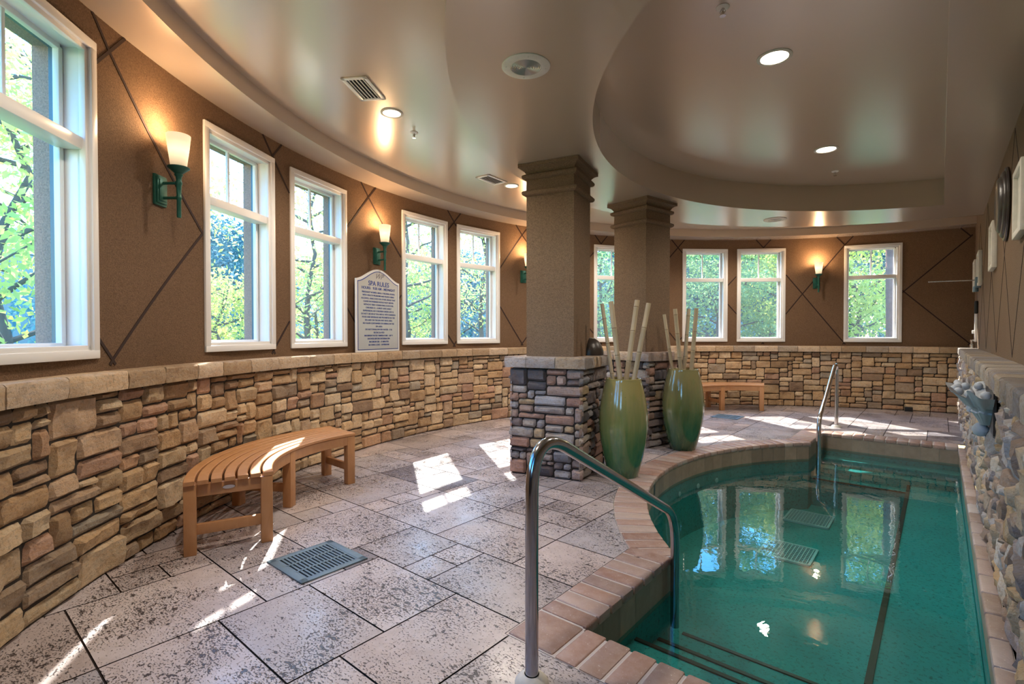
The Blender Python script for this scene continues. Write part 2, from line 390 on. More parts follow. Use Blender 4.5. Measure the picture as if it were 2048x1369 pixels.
def stone(mb, x, z, w, h, f, rnd, pal, depth=.035, amp=.010, cell=.02, gap=.0045, tone=1.):
    base = rnd.choice(pal); k = rnd.uniform(.82, 1.15) * tone; col = tuple(min(.9, c * k) for c in base)
    nx = max(3, int(w / cell)); nz = max(3, int(h / cell)); off = Vector((rnd.random() * 90, rnd.random() * 90, rnd.random() * 90))
    g = gap * rnd.uniform(.6, 1.8); tx, tz = rnd.uniform(-.10, .10), rnd.uniform(-.12, .12); dd = depth * rnd.uniform(.72, 1.22)
    x0, x1, z0, z1 = x + g, x + w - g, z + g, z + h - g; sk = rnd.uniform(-.07, .07) * h; vs = []; fs = []
    def dist(i, n):
        t = i / n; return (t * t * (3 - 2 * t)) * .35 + t * .65
    rc = min(w, h) * rnd.uniform(.05, .18)
    for j in range(nz + 1):
        for i in range(nx + 1):
            u, v = dist(i, nx), dist(j, nz); px = x0 + (x1 - x0) * u; pz = z0 + (z1 - z0) * v
            nv = noise.noise_vector(Vector((px * 14, pz * 14, 0)) + off)
            e = min(px - x0, x1 - px, pz - z0, z1 - pz); cw = 1 if e < .015 else .4
            # round the corners of the outline
            cxm, czm = (x0 + rc if px < x0 + rc else x1 - rc if px > x1 - rc else px), (z0 + rc if pz < z0 + rc else z1 - rc if pz > z1 - rc else pz)
            dx, dz = px - cxm, pz - czm; q = max(abs(dx), abs(dz)); dl = hypot(dx, dz)
            if dx and dz and dl > 1e-6: s_ = q / dl; s_ = .45 + .55 * s_; px, pz = cxm + dx * s_, czm + dz * s_
            px += nv.x * .0045 * cw + (v - .5) * sk * (1 if cw == 1 else .7); pz += nv.y * .0045 * cw
            t = min(1, e / .011); t = t * (2 - t)
            d = t * (dd + tx * (u - .5) * w + tz * (v - .5) * h + amp * (noise.noise(Vector((px * 9, pz * 9, 3)) + off) * 1.4 + .6 * noise.noise(Vector((px * 28, pz * 28, 7)) + off)))
            vs.append(f(px, pz, max(d, t * .012) - .003))
    for j in range(nz):
        for i in range(nx):
            a = j * (nx + 1) + i; fs.append((a, a + 1, a + nx + 2, a + nx + 1))
    mb.add(vs, fs, col)
def cladding(L, H, seed, f, pal, **kw):
    rnd = random.Random(seed); mb = MB()
    pk = {k: kw.pop(k) for k in ('wr', 'hr') if k in kw}
    for (x, z, w, h) in pack(L, H, seed, **pk): stone(mb, x, z, w, h, f, rnd, pal, **kw)
    return mb
A0, A1 = -64., 85.5
L1 = Rd(A1 - A0) * RS
fL = lambda s, z, d: P(RS + .03 - d, A0 + math.degrees(s / RS), z)
cladding(L1, .93, 11, fL, WARM, tone=1.1, wr=(.09, .34), hr=(.05, .17), depth=.024, amp=.017, gap=.0018).build('stone_cladding', M_stone, wall_left, smooth=24)
bk = MB(); wallseg(bk, AZ0, AZ1, -.02, 1.0, RS + .03, RW + .05); bk.build('mortar_bed', M_mortar, wall_left)
def capstone(mb, f, x, w, z0, z1, dpt, rnd, pal):
    """one flat capping stone: front face, top face; f(s, z, d) with d measured toward the room"""
    base = rnd.choice(pal); k = rnd.uniform(.85, 1.2); col = tuple(min(.9, c * k) for c in base); off = Vector((rnd.random() * 99, 5, 9)); g = .004
    ns = max(4, int(w / .03)); prof = [(z0, -.02), (z0 + .002, 0), (z0 + .03, .004), (z0 + .06, .003), (z1 - .012, .002), (z1 - .002, -.006), (z1, -.02), (z1, -.06), (z1, -dpt)]
    vs = []; fs = []
    for i in range(ns + 1):
        for (z, d) in prof:
            s = x + g + (w - 2 * g) * i / ns; nn = noise.noise(Vector((s * 11, z * 20, d * 12)) + off)
            e = 1 if 0 < i < ns else 0
            vs.append(f(s, z + .002 * nn, d + (.010 * nn if d > -.015 else 0) - (0 if e else .006)))
    m = len(prof)
    for i in range(ns):
        for j in range(m - 1): fs.append((i * m + j, i * m + j + 1, (i + 1) * m + j + 1, (i + 1) * m + j))
    fs.append(tuple(range(m))); fs.append(tuple(ns * m + j for j in range(m))[::-1]); mb.add(vs, fs, col)
def caps(L, f, seed, pal, dpt, z0=.932, z1=ZL, wr=(.26, .42)):
    rnd = random.Random(seed); mb = MB(); s = 0
    while s < L - .02:
        w = min(rnd.uniform(*wr), L - s)
        if L - s - w < .12: w = L - s
        capstone(mb, f, s, w, z0, z1, dpt, rnd, pal); s += w
    return mb
CAPW = [(.60, .45, .30), (.66, .50, .34), (.52, .38, .25), (.58, .46, .34), (.50, .42, .34), (.70, .56, .42)]
LC = Rd(AZ1 - AZ0) * 5.69
fC = lambda s, z, d: P(5.69 - d, AZ0 + math.degrees(s / 5.69), z)
caps(LC, fC, 5, CAPW, .13).build('ledge_cap', M_stone, wall_left, smooth=40)
mj = MB(); wallseg(mj, AZ0, AZ1, .935, ZL - .006, 5.702, RW + .02); mj.build('cap_joint', M_grey, wall_left)

# ---------------------------------------------------------------- right wall
YR0, YR1 = -1.05, 10.62
wr = MB(); wr.box((XW + .15, (YR0 + YR1) / 2, 1.45), (.3, YR1 - YR0 + .6, 3.5)); wall_right = wr.build('wall_right', M_colstucco, kind='structure')
g2 = MB()
def rg(y0, z0, y1, z1):
    d = Vector((y1 - y0, z1 - z0)); L = d.length; a = atan2(d.y, d.x)
    g2.box((XW + .0005, (y0 + y1) / 2, (z0 + z1) / 2), (.005, L, .012), Matrix.Rotation(a, 3, 'X'))
for k in range(-1, 8):
    y = 1.05 + 1.36 * k
    if y + .68 > 10.4: continue
    rg(y, 2.70, y + .68, 1.88); rg(y + .68, 1.88, y + 1.36, 2.70) if y + 1.36 < 10.4 else None
    rg(y, 1.06, y + .68, 1.88); rg(y + .68, 1.88, y + 1.36, 1.06) if y + 1.36 < 10.4 else None
g2.build('groove', M_groove, wall_right)
fR = lambda s, z, d: Vector((XS + .028 - d, YR0 + s, z))
cladding(YR1 - YR0, .93, 23, fR, COOL, wr=(.08, .36), hr=(.04, .17), depth=.03, amp=.016, cell=.022).build('stone_cladding', M_stone, wall_right, smooth=50)
b2 = MB(); b2.box((XS + .028 + .1, (YR0 + YR1) / 2, .49), (.2, YR1 - YR0, 1.0)); b2.build('mortar_bed', M_mortar, wall_right)
fRC = lambda s, z, d: Vector((.205 - d, YR0 + s, z))
caps(YR1 - YR0, fRC, 9, [(.34, .31, .29), (.40, .36, .34), (.42, .36, .29), (.30, .29, .31), (.44, .40, .36)], .21, wr=(.16, .30)).build('ledge_cap', M_stone, wall_right, smooth=40)
b3 = MB(); b3.box((.215 + .1, (YR0 + YR1) / 2, .98), (.2, YR1 - YR0, .088)); b3.build('cap_joint', M_grey, wall_right)

# ---------------------------------------------------------------- ceiling
cl = MB()
def ring(mb, r0, r1, z, a0=-100, a1=100, n=200, m=0):
    for i in range(n):
        a, b = a0 + (a1 - a0) * i / n, a0 + (a1 - a0) * (i + 1) / n
        mb.add([P(r0, a, z), P(r0, b, z), P(r1, b, z), P(r1, a, z)], [(0, 1, 2, 3)], mat=m)
def cyl(mb, r, z0, z1, a0=-100, a1=100, n=200, m=0):
    for i in range(n):
        a, b = a0 + (a1 - a0) * i / n, a0 + (a1 - a0) * (i + 1) / n
        mb.add([P(r, a, z0), P(r, b, z0), P(r, b, z1), P(r, a, z1)], [(0, 1, 2, 3)], mat=m)
ring(cl, RSOF, RW + .02, ZSOF); cyl(cl, RSOF, ZSOF, ZRING); ring(cl, RB1, RSOF, ZRING); cyl(cl, RB1, ZBEAM, ZRING)
XC = .02; ac = az_at_x(RB0, XC, 1); n = 160
arc = [P(RB0, -ac + 2 * ac * i / n) for i in range(n + 1)]
for i in range(n):
    a, b = arc[i], arc[i + 1]; a1_, b1_ = [CX - (CX - p.x) * RB1 / RB0 for p in (a, b)]; ao = P(RB1, -ac + 2 * ac * i / n); bo = P(RB1, -ac + 2 * ac * (i + 1) / n)
    up = lambda v, z: Vector((v.x, v.y, z))
    cl.add([up(a, ZBEAM), up(b, ZBEAM), up(bo, ZBEAM), up(ao, ZBEAM)], [(0, 1, 2, 3)])
    cl.add([up(a, ZBEAM), up(b, ZBEAM), up(b, ZCOF), up(a, ZCOF)], [(0, 1, 2, 3)])
    cl.add([up(a, ZCOF), up(b, ZCOF), (XC, b.y, ZCOF), (XC, a.y, ZCOF)], [(0, 1, 2, 3)])
y0, y1 = arc[0].y, arc[-1].y
cl.add([(XC, y0, ZBEAM), (XC, y1, ZBEAM), (XC, y1, ZCOF), (XC, y0, ZCOF)], [(0, 1, 2, 3)])
poly = [Vector((XC, y0, ZBEAM)), Vector((XC, y1, ZBEAM))]
am = 96.
for i in range(13): t = ac + (am - ac) * i / 12; poly.append(P(RB1, t, ZBEAM))
for i in range(13): t = -am + (am - ac) * i / 12; poly.append(P(RB1, t, ZBEAM))
cl.add(poly, [tuple(range(len(poly)))])
ceiling = cl.build('ceiling', M_ceil, kind='structure', smooth=40)
rf = MB(); ring(rf, .02, 6.3, 3.2, -100, 100, 60); rf.add([(XW + .3, -3, 3.2), (XW + .3, 12, 3.2), (-.6, 12, 3.2), (-.6, -3, 3.2)], [(0, 1, 2, 3)]); rf.build('sky_light_block', M_extst, ceiling)  # unseen slab over the ceiling, added to block sky light

# ---------------------------------------------------------------- pool outline
RP = 2.70; PX0, PX1, PY0, PY1 = -1.11, .165, 1.79, 7.27; PCY = 4.62
def pin(r): return sqrt(r * r - (CX - PX0) ** 2)
yA, yB = PCY - pin(RP), PCY + pin(RP)
def PP(r, az, z=0.): a = Rd(az); return Vector((CX - r * cos(a), PCY + r * sin(a), z))
aP = math.degrees(math.asin((yB - PCY) / RP)); na = 72
def outline(off=0.):
    """pool edge, offset outward by off (right side stays)"""
    r = RP + off; X = PX0 - off; a = math.degrees(math.acos((CX - X) / r))
    o = [(PX1, PY0 - off), (X, PY0 - off)] + [tuple(PP(r, -a + 2 * a * i / na)[:2]) for i in range(na + 1)] + [(X, PY1 + off), (PX1, PY1 + off)]
    return o
# ---------------------------------------------------------------- floor of travertine pavers
foot = outline(.238)
RA = 2.938; XJ = PX0 - .238; ra_ = RA
def inside(x, y):
    if x > PX1 + .02 and PY0 - .238 < y < PY1 + .238: return True
    if x >= XJ and PY0 - .238 <= y <= PY1 + .238: return True
    return x < XJ and hypot(x - CX, y - PCY) < RA - 1e-4
segs = [((XJ, -9), (XJ, 20)), ((-9, PY0 - .238), (9, PY0 - .238)), ((-9, PY1 + .238), (9, PY1 + .238))]
def cut_face(quad, z):
    """return polygons of the quad outside the pool footprint and inside the round wall"""
    x0, y0, x1, y1 = quad
    cs = [(x0, y0), (x1, y0), (x1, y1), (x0, y1)]; ins = [inside(*c) for c in cs]; mx, my = (x0 + x1) / 2, (y0 + y1) / 2
    rr = [hypot(c[0] - CX, c[1] - CY) for c in cs]
    if min(rr) > 5.78 or x0 > XS + .1: return []
    near = (x1 > XJ - 1.7 and PY0 - .3 < y1 and y0 < PY1 + .3)
    if not near: return [[(c[0], c[1]) for c in cs]]
    bm = bmesh.new(); bm.faces.new([bm.verts.new((c[0], c[1], 0)) for c in cs])
    def bis(co, no): bmesh.ops.bisect_plane(bm, geom=bm.verts[:] + bm.edges[:] + bm.faces[:], plane_co=(*co, 0), plane_no=(*no, 0))
    if x0 < XJ < x1: bis((XJ, 0), (1, 0))
    for yy in (PY0 - .238, PY1 + .238):
        if y0 < yy < y1: bis((0, yy), (0, 1))
    rp = [hypot(c[0] - CX, c[1] - PCY) for c in cs]
    if x0 < XJ and min(rp) < RA + .02 and max(rp) > RA - .35:
        for i in range(60):
            a = -48 + 96 * (i + .5) / 60; m = PP(RA, a); t = PP(RA - 1, a) - m
            if x0 - .05 < m.x < x1 + .05 and y0 - .05 < m.y < y1 + .05: bis((m.x, m.y), (t.x, t.y))
    out = []
    for f in bm.faces:
        c = f.calc_center_median()
        if not inside(c.x, c.y): out.append([(v.co.x, v.co.y) for v in f.verts])
    bm.free(); return out
rnd = random.Random(4); GU = .2032; fx0, fy0 = -5.39, -1.4; NX, NY = 30, 61; used = [[0] * NY for _ in range(NX)]
fl = MB(); bs_ = MB(); shapes = [(3, 2), (2, 3), (2, 2), (2, 2), (3, 2), (2, 1), (1, 2), (1, 1), (3, 3)]
for j in range(NY):
    for i in range(NX):
        if used[i][j]: continue
        for sh in rnd.sample(shapes, len(shapes)) + [(2, 1), (1, 1)]:
            if i + sh[0] <= NX and j + sh[1] <= NY and not any(used[a][b] for a in range(i, i + sh[0]) for b in range(j, j + sh[1])): break
        for a in range(i, i + sh[0]):
            for b in range(j, j + sh[1]): used[a][b] = 1
        g = .0038; x0, y0 = fx0 + i * GU, fy0 + j * GU; q = (x0 + g, y0 + g, x0 + sh[0] * GU - g, y0 + sh[1] * GU - g)
        k = rnd.uniform(.80, 1.12); w_ = rnd.uniform(-.05, .05); col = (k * (1 + w_), k, k * (1 - w_))
        if rnd.random() < .05: col = (.45, .46, .5)
        for p in cut_face(q, 0): fl.add([(x, y, 0) for x, y in p], [tuple(range(len(p)))], col)
        for p in cut_face((x0, y0, x0 + sh[0] * GU, y0 + sh[1] * GU), 0): bs_.add([(x, y, -.007) for x, y in p], [tuple(range(len(p)))])
floor = fl.build('floor', M_trav, kind='structure')
bs_.build('grout_bed', plain('dark_grout', (.05, .035, .03), .95), floor)

# ---------------------------------------------------------------- pool
pool = thing('swimming_pool', 'teal indoor spa pool edged with reddish brick coping beside the stone wall', 'pool', (0, 0, 0))
inn = outline(.012); basin = MB(); ZF = -.75; ZW = -.18
def strip(mb, pts, z0, z1, **k):
    for a, b in zip(pts, pts[1:]): mb.add([(a[0], a[1], z0), (b[0], b[1], z0), (b[0], b[1], z1), (a[0], a[1], z1)], [(0, 1, 2, 3)], **k)
loop = inn + [(PX1 + .012, PY1 + .012), (PX1 + .012, PY0 - .012), inn[0]]
strip(basin, loop, ZF, -.19); basin.add([(x, y, ZF) for x, y in inn], [tuple(range(len(inn)))])
def tread(y0, y1, z, x0=PX0, x1=PX1): basin.box(((x0 + x1) / 2, (y0 + y1) / 2, (z + ZF) / 2), (x1 - x0 + .02, y1 - y0, z - ZF))
tread(PY0, 2.24, -.25); tread(2.24, 2.50, -.37); tread(2.50, 2.83, -.49); tread(PY1 - .20, PY1, -.26); tread(PY1 - .38, PY1 - .20, -.34); tread(PY1 - .56, PY1 - .38, -.44)
tread(2.83, PY1 - .38, -.40, -.24, PX1)
basin.build('basin', M_teal, pool)
# underwater bench following the curved wall
ub = MB()
ed = MB()
for y, z in ((2.24, -.25), (2.50, -.37), (2.83, -.49), (PY1 - .56, -.44)):
    xe = PX1 if z > -.40 else -.24
    ed.box(((PX0 + xe) / 2, y, z + .001), (xe - PX0, .022, .012))
ed.box((-.24, (2.83 + PY1 - .38) / 2, -.399), (.03, PY1 - .38 - 2.83, .012)); ed.build('step_edge_tile', M_darktile, pool)
wt = MB(); rnd = random.Random(3)
def tiles_along(pts, z0, z1, w=.152):
    # resample a polyline into equal tiles
    acc = [0.]
    for a, b in zip(pts, pts[1:]): acc.append(acc[-1] + hypot(b[0] - a[0], b[1] - a[1]))
    def at(s):
        for i in range(len(acc) - 1):
            if s <= acc[i + 1] + 1e-9: t = (s - acc[i]) / max(1e-9, acc[i + 1] - acc[i]); return (pts[i][0] + (pts[i + 1][0] - pts[i][0]) * t, pts[i][1] + (pts[i + 1][1] - pts[i][1]) * t)
        return pts[-1]
    n = max(1, round(acc[-1] / w))
    for i in range(n):
        a, b = at(acc[-1] * i / n + .0015), at(acc[-1] * (i + 1) / n - .0015); k = rnd.uniform(.75, 1.15); c = (.33 * k, .25 * k, .18 * k)
        wt.add([(a[0], a[1], z0), (b[0], b[1], z0), (b[0], b[1], z1), (a[0], a[1], z1)], [(0, 1, 2, 3)], c)
ol = outline(.006)
tiles_along([ol[0], ol[1]], -.20, -.03); tiles_along([ol[1], ol[2]], -.20, -.03); tiles_along(ol[2:na + 3], -.20, -.03); tiles_along([ol[na + 2], ol[na + 3]], -.20, -.03); tiles_along([ol[na + 3], ol[na + 4]], -.20, -.03)
tiles_along([(PX1 + .006, PY0), (PX1 + .006, PY1)], -.20, -.03); wt.build('waterline_tile', M_wtile, pool)
tb = MB(); strip(tb, outline(.010) + [(PX1 + .010, PY1), (PX1 + .010, PY0), outline(.010)[0]], -.21, -.03); tb.build('tile_grout', M_grey, pool)
# coping bricks
cp = MB(); cm = MB(); BR = [(.36, .22, .17), (.40, .26, .21), (.33, .19, .145), (.44, .31, .26), (.47, .36, .31), (.36, .24, .20)]
def brick(c, ux, L, W):
    """L along ux (away from the pool), W across"""
    a = atan2(ux[1], ux[0]); M = Rz(a); col = random.choice(BR); k = random.uniform(.85, 1.15); col = tuple(v * k for v in col)
    cp.bbox((c[0], c[1], -.016), (L, W - .010, .044), .010, M, col, jit=.0015); cm.box((c[0] + ux[0] * .008, c[1] + ux[1] * .008, -.022), (L - .016, W + .001, .044), M)
LB = .235
def runs(a, b, w, fn):
    n = max(1, round((b - a) / w))
    for i in range(n): fn(a + (b - a) * (i + .5) / n, (b - a) / n)
runs(PX0 + .0, PX1, .105, lambda x, w: brick((x, PY0 - LB / 2), (0, -1), LB, w))
runs(PX0 + .0, PX1, .105, lambda x, w: brick((x, PY1 + LB / 2), (0, 1), LB, w))
runs(PY0, yA - .06, .105, lambda y, w: brick((PX0 - LB / 2, y), (-1, 0), LB, w))
runs(yB + .06, PY1, .105, lambda y, w: brick((PX0 - LB / 2, y), (-1, 0), LB, w))
runs(-aP - .5, aP + .5, math.degrees(.108 / RP), lambda a, w: brick(PP(RP + LB / 2, a)[:2], (-cos(Rd(a)), sin(Rd(a))), LB, Rd(w) * (RP + .11)))
for yy in (PY0 - LB / 2, PY1 + LB / 2):
    cp.bbox((PX0 - LB / 2, yy, -.016), (LB - .01, LB - .01, .044), .010, None, BR[0], jit=.0015)
    cm.box((PX0 - LB / 2, yy, -.022), (LB, LB, .044))
for i in range(23):
    y = PY0 + .06 + (PY1 - PY0) * (i + .5) / 23.3; k = random.uniform(.9, 1.2)
    cp.bbox((PX1 + .028, y, -.016), (.066, .225, .044), .010, None, tuple(v * k for v in random.choice([(.34, .26, .23), (.42, .34, .31), (.50, .45, .43), (.30, .22, .18)])), jit=.003)
cm.box((PX1 + .035, (PY0 + PY1) / 2, -.022), (.055, PY1 - PY0, .04))
cp.build('brick_coping', M_brick, pool, smooth=45); cm.build('coping_mortar', M_brickmortar, pool)
# behind the coping on the camera side: deck under the viewer is floor; skimmer mouth
sk = MB(); c_ = PP(RP + .02, -13.); sk.box((c_.x, c_.y, -.085), (.03, .20, .09), Rz(Rd(13))); sk.build('skimmer_mouth', M_black, pool)
for a in (-8, 2, 10, 17):
    jt = MB(); q = PP(RP - .0, a); jt.lathe([(.002, .004), (.012, .006), (.024, .003), (.026, 0)], (q.x, q.y, -.30), 16, Matrix.Rotation(Rd(-a), 3, 'Z') @ Matrix.Rotation(Rd(90), 3, 'Y'))
    jt.build('water_jet', M_drain, pool)
def drain(cx, cy):
    d = MB(); s = .40
    d.box((cx - s / 2, cy, ZF + .012), (.02, s, .018)); d.box((cx + s / 2, cy, ZF + .012), (.02, s, .018)); d.box((cx, cy - s / 2, ZF + .012), (s, .02, .018)); d.box((cx, cy + s / 2, ZF + .012), (s, .02, .018))
    for i in range(-6, 7): d.box((cx + i * .029, cy, ZF + .012), (.007, s, .012))
    for i in range(-4, 5): d.box((cx, cy + i * .042, ZF + .012), (s, .007, .014))
    return d.build('drain_grate', M_drain, pool)
drain(-1.05, 6.15); drain(-1.03, 5.08)
wm = MB(); wm.add([(x, y, ZW) for x, y in outline(.005)], [tuple(range(len(outline(0))))]); water = wm.build('pool_water', M_water)
tag(water, 'clear greenish rippled water filling the spa pool', 'water', kind='stuff')

# ---------------------------------------------------------------- windows
def make_window(idx, az):
    w = MB(); M = Rz(Rd(-az) + pi)  # local x -> outward?
    c0 = P(RW, az); out = Vector((-cos(Rd(az)), sin(Rd(az)), 0)); tan = Vector((sin(Rd(az)), cos(Rd(az)), 0))
    Mx = Matrix((tan, out, Vector((0, 0, 1)))).transposed()
    def bx(mb, t, o, z, size, bev=.004, **k): mb.bbox(c0 + tan * t + out * o + Vector((0, 0, z)), size, bev, Mx, **k)
    z0, z1 = 1.098, 2.712; W = .80
    for s in (-1, 1):
        bx(w, s * (W / 2 - .0225), -.006, (z0 + z1) / 2, (.045, .045, z1 - z0)); bx(w, s * (W / 2 - .056), .002, (z0 + z1) / 2, (.026, .03, z1 - z0 - .09))
        bx(w, s * (W / 2 - .048), .05, (z0 + z1) / 2, (.016, .11, z1 - z0 - .08), .001)
    for z, s in ((z0, 1), (z1, -1)):
        bx(w, 0, -.006, z + s * .0225, (W, .046, .045)); bx(w, 0, .002, z + s * .056, (W - .09, .03, .026)); bx(w, 0, .05, z + s * .048, (W - .08, .11, .016), .001)
    fr = w.build('window_%d' % idx, M_white, kind='structure', smooth=30)
    s_ = MB(); gz0, gz1 = 1.165, 2.645; zt = 2.178
    for s in (-1, 1): bx(s_, s * .326, .105, (gz0 + gz1) / 2, (.03, .03, gz1 - gz0))
    bx(s_, 0, .105, gz0 + .0, (.65, .03, .03)); bx(s_, 0, .105, gz1, (.65, .03, .03)); bx(s_, 0, .06, zt, (.68, .11, .062))
    s_.build('sash', M_white, fr, smooth=30)
    b_ = MB()
    for s in (-1, 1): bx(b_, s * .347, .135, (gz0 + gz1) / 2, (.03, .03, gz1 - gz0 + .06), .001)
    bx(b_, 0, .135, gz1 + .012, (.70, .03, .03), .001); bx(b_, 0, .135, gz0 - .012, (.70, .03, .03), .001); b_.build('gasket', M_blueedge, fr)
    m_ = MB(); bx(m_, 0, .108, (zt + gz1) / 2, (.020, .022, gz1 - zt)); m_.build('muntin', M_white, fr)
    for (a, b) in ((gz0, zt), (zt, gz1)):
        p_ = MB(); q_ = c0 + out * .118; p_.add([q_ - tan * .32 + Vector((0, 0, a)), q_ + tan * .32 + Vector((0, 0, a)), q_ + tan * .32 + Vector((0, 0, b)), q_ - tan * .32 + Vector((0, 0, b))], [(0, 1, 2, 3)]); p_.build('pane', M_glass, fr)
for i, a in enumerate(WIN): make_window(i + 1, a)
for i, a in enumerate(WIN):                       # daylight portals in the openings (sampling aid only)
    ld = bpy.data.lights.new('portal', 'AREA'); ld.shape = 'RECTANGLE'; ld.size = .72; ld.size_y = 1.54; ld.cycles.is_portal = True
    lo = bpy.data.objects.new('portal', ld); COL.objects.link(lo); lo.location = P(RW + .2, a, 1.9)
    inw = Vector((cos(Rd(a)), -sin(Rd(a)), 0)); lo.rotation_euler = inw.to_track_quat('-Z', 'Z').to_euler()

# ---------------------------------------------------------------- columns
def square_stack(mb, prof, f):
    vs = []; fs = []
    for a, z in prof:
        for sx, sy in ((-1, -1), (1, -1), (1, 1), (-1, 1)): vs.append(f(sx * a, sy * a, z))
    for j in range(len(prof) - 1):
        for i in range(4): k = (i + 1) % 4; fs.append((j * 4 + i, j * 4 + k, (j + 1) * 4 + k, (j + 1) * 4 + i))
    mb.add(vs, fs)
def make_column(x, y, rot, label, seed):
    rt = thing('stone_column', label, 'column', (x, y, 0), -Rd(rot), 'square stone-based columns beside the pool'); rt['kind'] = 'thing'
    hb = .342; rnd = random.Random(seed); L = 2 * hb
    st = MB()
    for k in range(4):
        Rk = Rz(k * pi / 2)
        f = lambda s, z, d, Rk=Rk: Rk @ Vector((s - hb, -hb + .028 - d, z))
        for (a, z, w, h) in pack(L, .93, seed + k, wr=(.08, .32), hr=(.04, .13)): stone(st, a, z, w, h, f, rnd, COLP, depth=.026, amp=.007, gap=.003)
    bd = MB(); bd.box((0, 0, .465), (2 * hb - .058, 2 * hb - .058, .93)); 
    sb = st.build('stone_base', M_stone, rt, smooth=50); bd.build('mortar_core', M_mortar, sb)
    cpm = MB()
    for k in range(4):
        Rk = Rz(k * pi / 2); f = lambda s, z, d, Rk=Rk: Rk @ Vector((s - .372, -.372 - d, z)); s = 0; ws = [.27, .21, .264]
        rnd.shuffle(ws)
        for w in ws: capstone(cpm, f, s, w, .935, ZL, .16, rnd, [(.50, .40, .33), (.46, .42, .42), (.55, .44, .34), (.42, .33, .30)]); s += w
    cc = MB(); cc.box((0, 0, .98), (.73, .73, .09)); bc = cpm.build('base_cap', M_stone, rt, smooth=40); cc.build('cap_core', M_grey, bc)
    sh = MB(); square_stack(sh, [(.222, ZL - .01), (.222, 2.715)], lambda a, b, z: Vector((a, b, z))); sh.build('shaft', M_colstucco, rt)
    ca = MB(); a = .222
    rg_ = lambda z: [(a + .001, z - .030), (a + .016, z - .026), (a + .028, z - .018), (a + .033, z - .006), (a + .033, z + .006), (a + .028, z + .014), (a + .012, z + .022), (a + .002, z + .026)]
    square_stack(ca, rg_(2.475) + rg_(2.618) + [(a + .006, 2.648), (a + .014, 2.664), (a + .028, 2.678), (a + .046, 2.688), (a + .058, 2.692), (a + .058, 2.716), (a + .060, ZBEAM - .002)], lambda a, b, z: Vector((a, b, z)))
    ca.build('capital', M_colstucco, rt)
    return rt
col1 = make_column(-2.657, 3.815, -13.6, 'square brown stucco column on grey and pink stone base, nearest the front', 101)
col2 = make_column(-2.641, 5.46, 11.2, 'square brown stucco column on stone base behind the two green vases', 202)
dm = MB(); dm.lathe([(.001, .165), (.04, .158), (.075, .135), (.105, .095), (.122, .045), (.125, 0)], (-2.50, 4.10, ZL), 28)
dome = dm.build('domed_ornament', M_darkwood, smooth=60, origin=(-2.50, 4.10, ZL)); tag(dome, 'dark brown domed ornament on the ledge behind the nearer column', 'ornament')

# ---------------------------------------------------------------- wall sconces
def make_sconce(az, label, first=None):
    loc = P(RW, az, 2.10); rz = -Rd(az)
    if first: return dup(first, loc, rz, label)
    r = thing('wall_sconce', label, 'wall lamp', loc, rz, 'torch wall sconces with green brackets')
    # local +x points into the room
    b = MB(); b.bbox((.008, 0, 0), (.016, .105, .185), .004); b.bbox((.020, 0, 0), (.012, .085, .160), .004); b.bbox((.028, 0, 0), (.008, .062, .130), .003); b.build('backplate', M_patina, r, smooth=30)
    for z in (.045, -.045): a = MB(); a.tube([(.02, 0, z), (.125, 0, z)], .009, 10); a.build('bracket_arm', M_patina, r, smooth=50)
    s = MB(); s.lathe([(.0, -.165), (.011, -.165), (.013, -.15), (.012, -.06), (.016, -.052), (.016, -.04), (.013, -.03), (.015, .03), (.019, .04), (.019, .05), (.015, .06), (.017, .085), (.023, .09), (.023, .098), (.018, .102)], (.125, 0, 0), 16)
    s.build('stem', M_patina, r, smooth=50)
    c = MB(); c.lathe([(.018, .100), (.032, .112), (.050, .128), (.060, .136), (.060, .141), (.046, .145), (.03, .140)], (.125, 0, 0), 24); c.build('cup', M_patina, r, smooth=50)
    g = MB(); g.lathe([(.0, .142), (.043, .142), (.050, .20), (.058, .26), (.066, .335), (.063, .335), (.055, .26), (.046, .20), (.040, .15), (.0, .15)], (.125, 0, 0), 28); g.build('shade', M_shade, r, smooth=50)
    ld = bpy.data.lights.new('bulb', 'POINT'); ld.energy = SCONCE_W; ld.color = (1, .66, .36); ld.shadow_soft_size = .03; lo = bpy.data.objects.new('bulb', ld); COL.objects.link(lo); lo.parent = r; lo.location = (.125, 0, .37)
    return r
sc1 = make_sconce(-39.7, 'glowing torch sconce on green bracket beside the nearest large window')
make_sconce(-13.1, 'glowing torch sconce mounted just above the spa rules sign', sc1)
make_sconce(13.0, 'torch sconce half hidden behind the nearer column', sc1)
make_sconce(65.2, 'torch sconce on the far wall near the pool end, between two windows', sc1)

# ---------------------------------------------------------------- spa rules sign
SAZ = -13.66; so = P(5.735, SAZ, ZL + .004)
sign = thing('spa_rules_sign', 'pale arched spa rules sign with blue lettering standing on the stone ledge', 'sign', so, -Rd(SAZ))
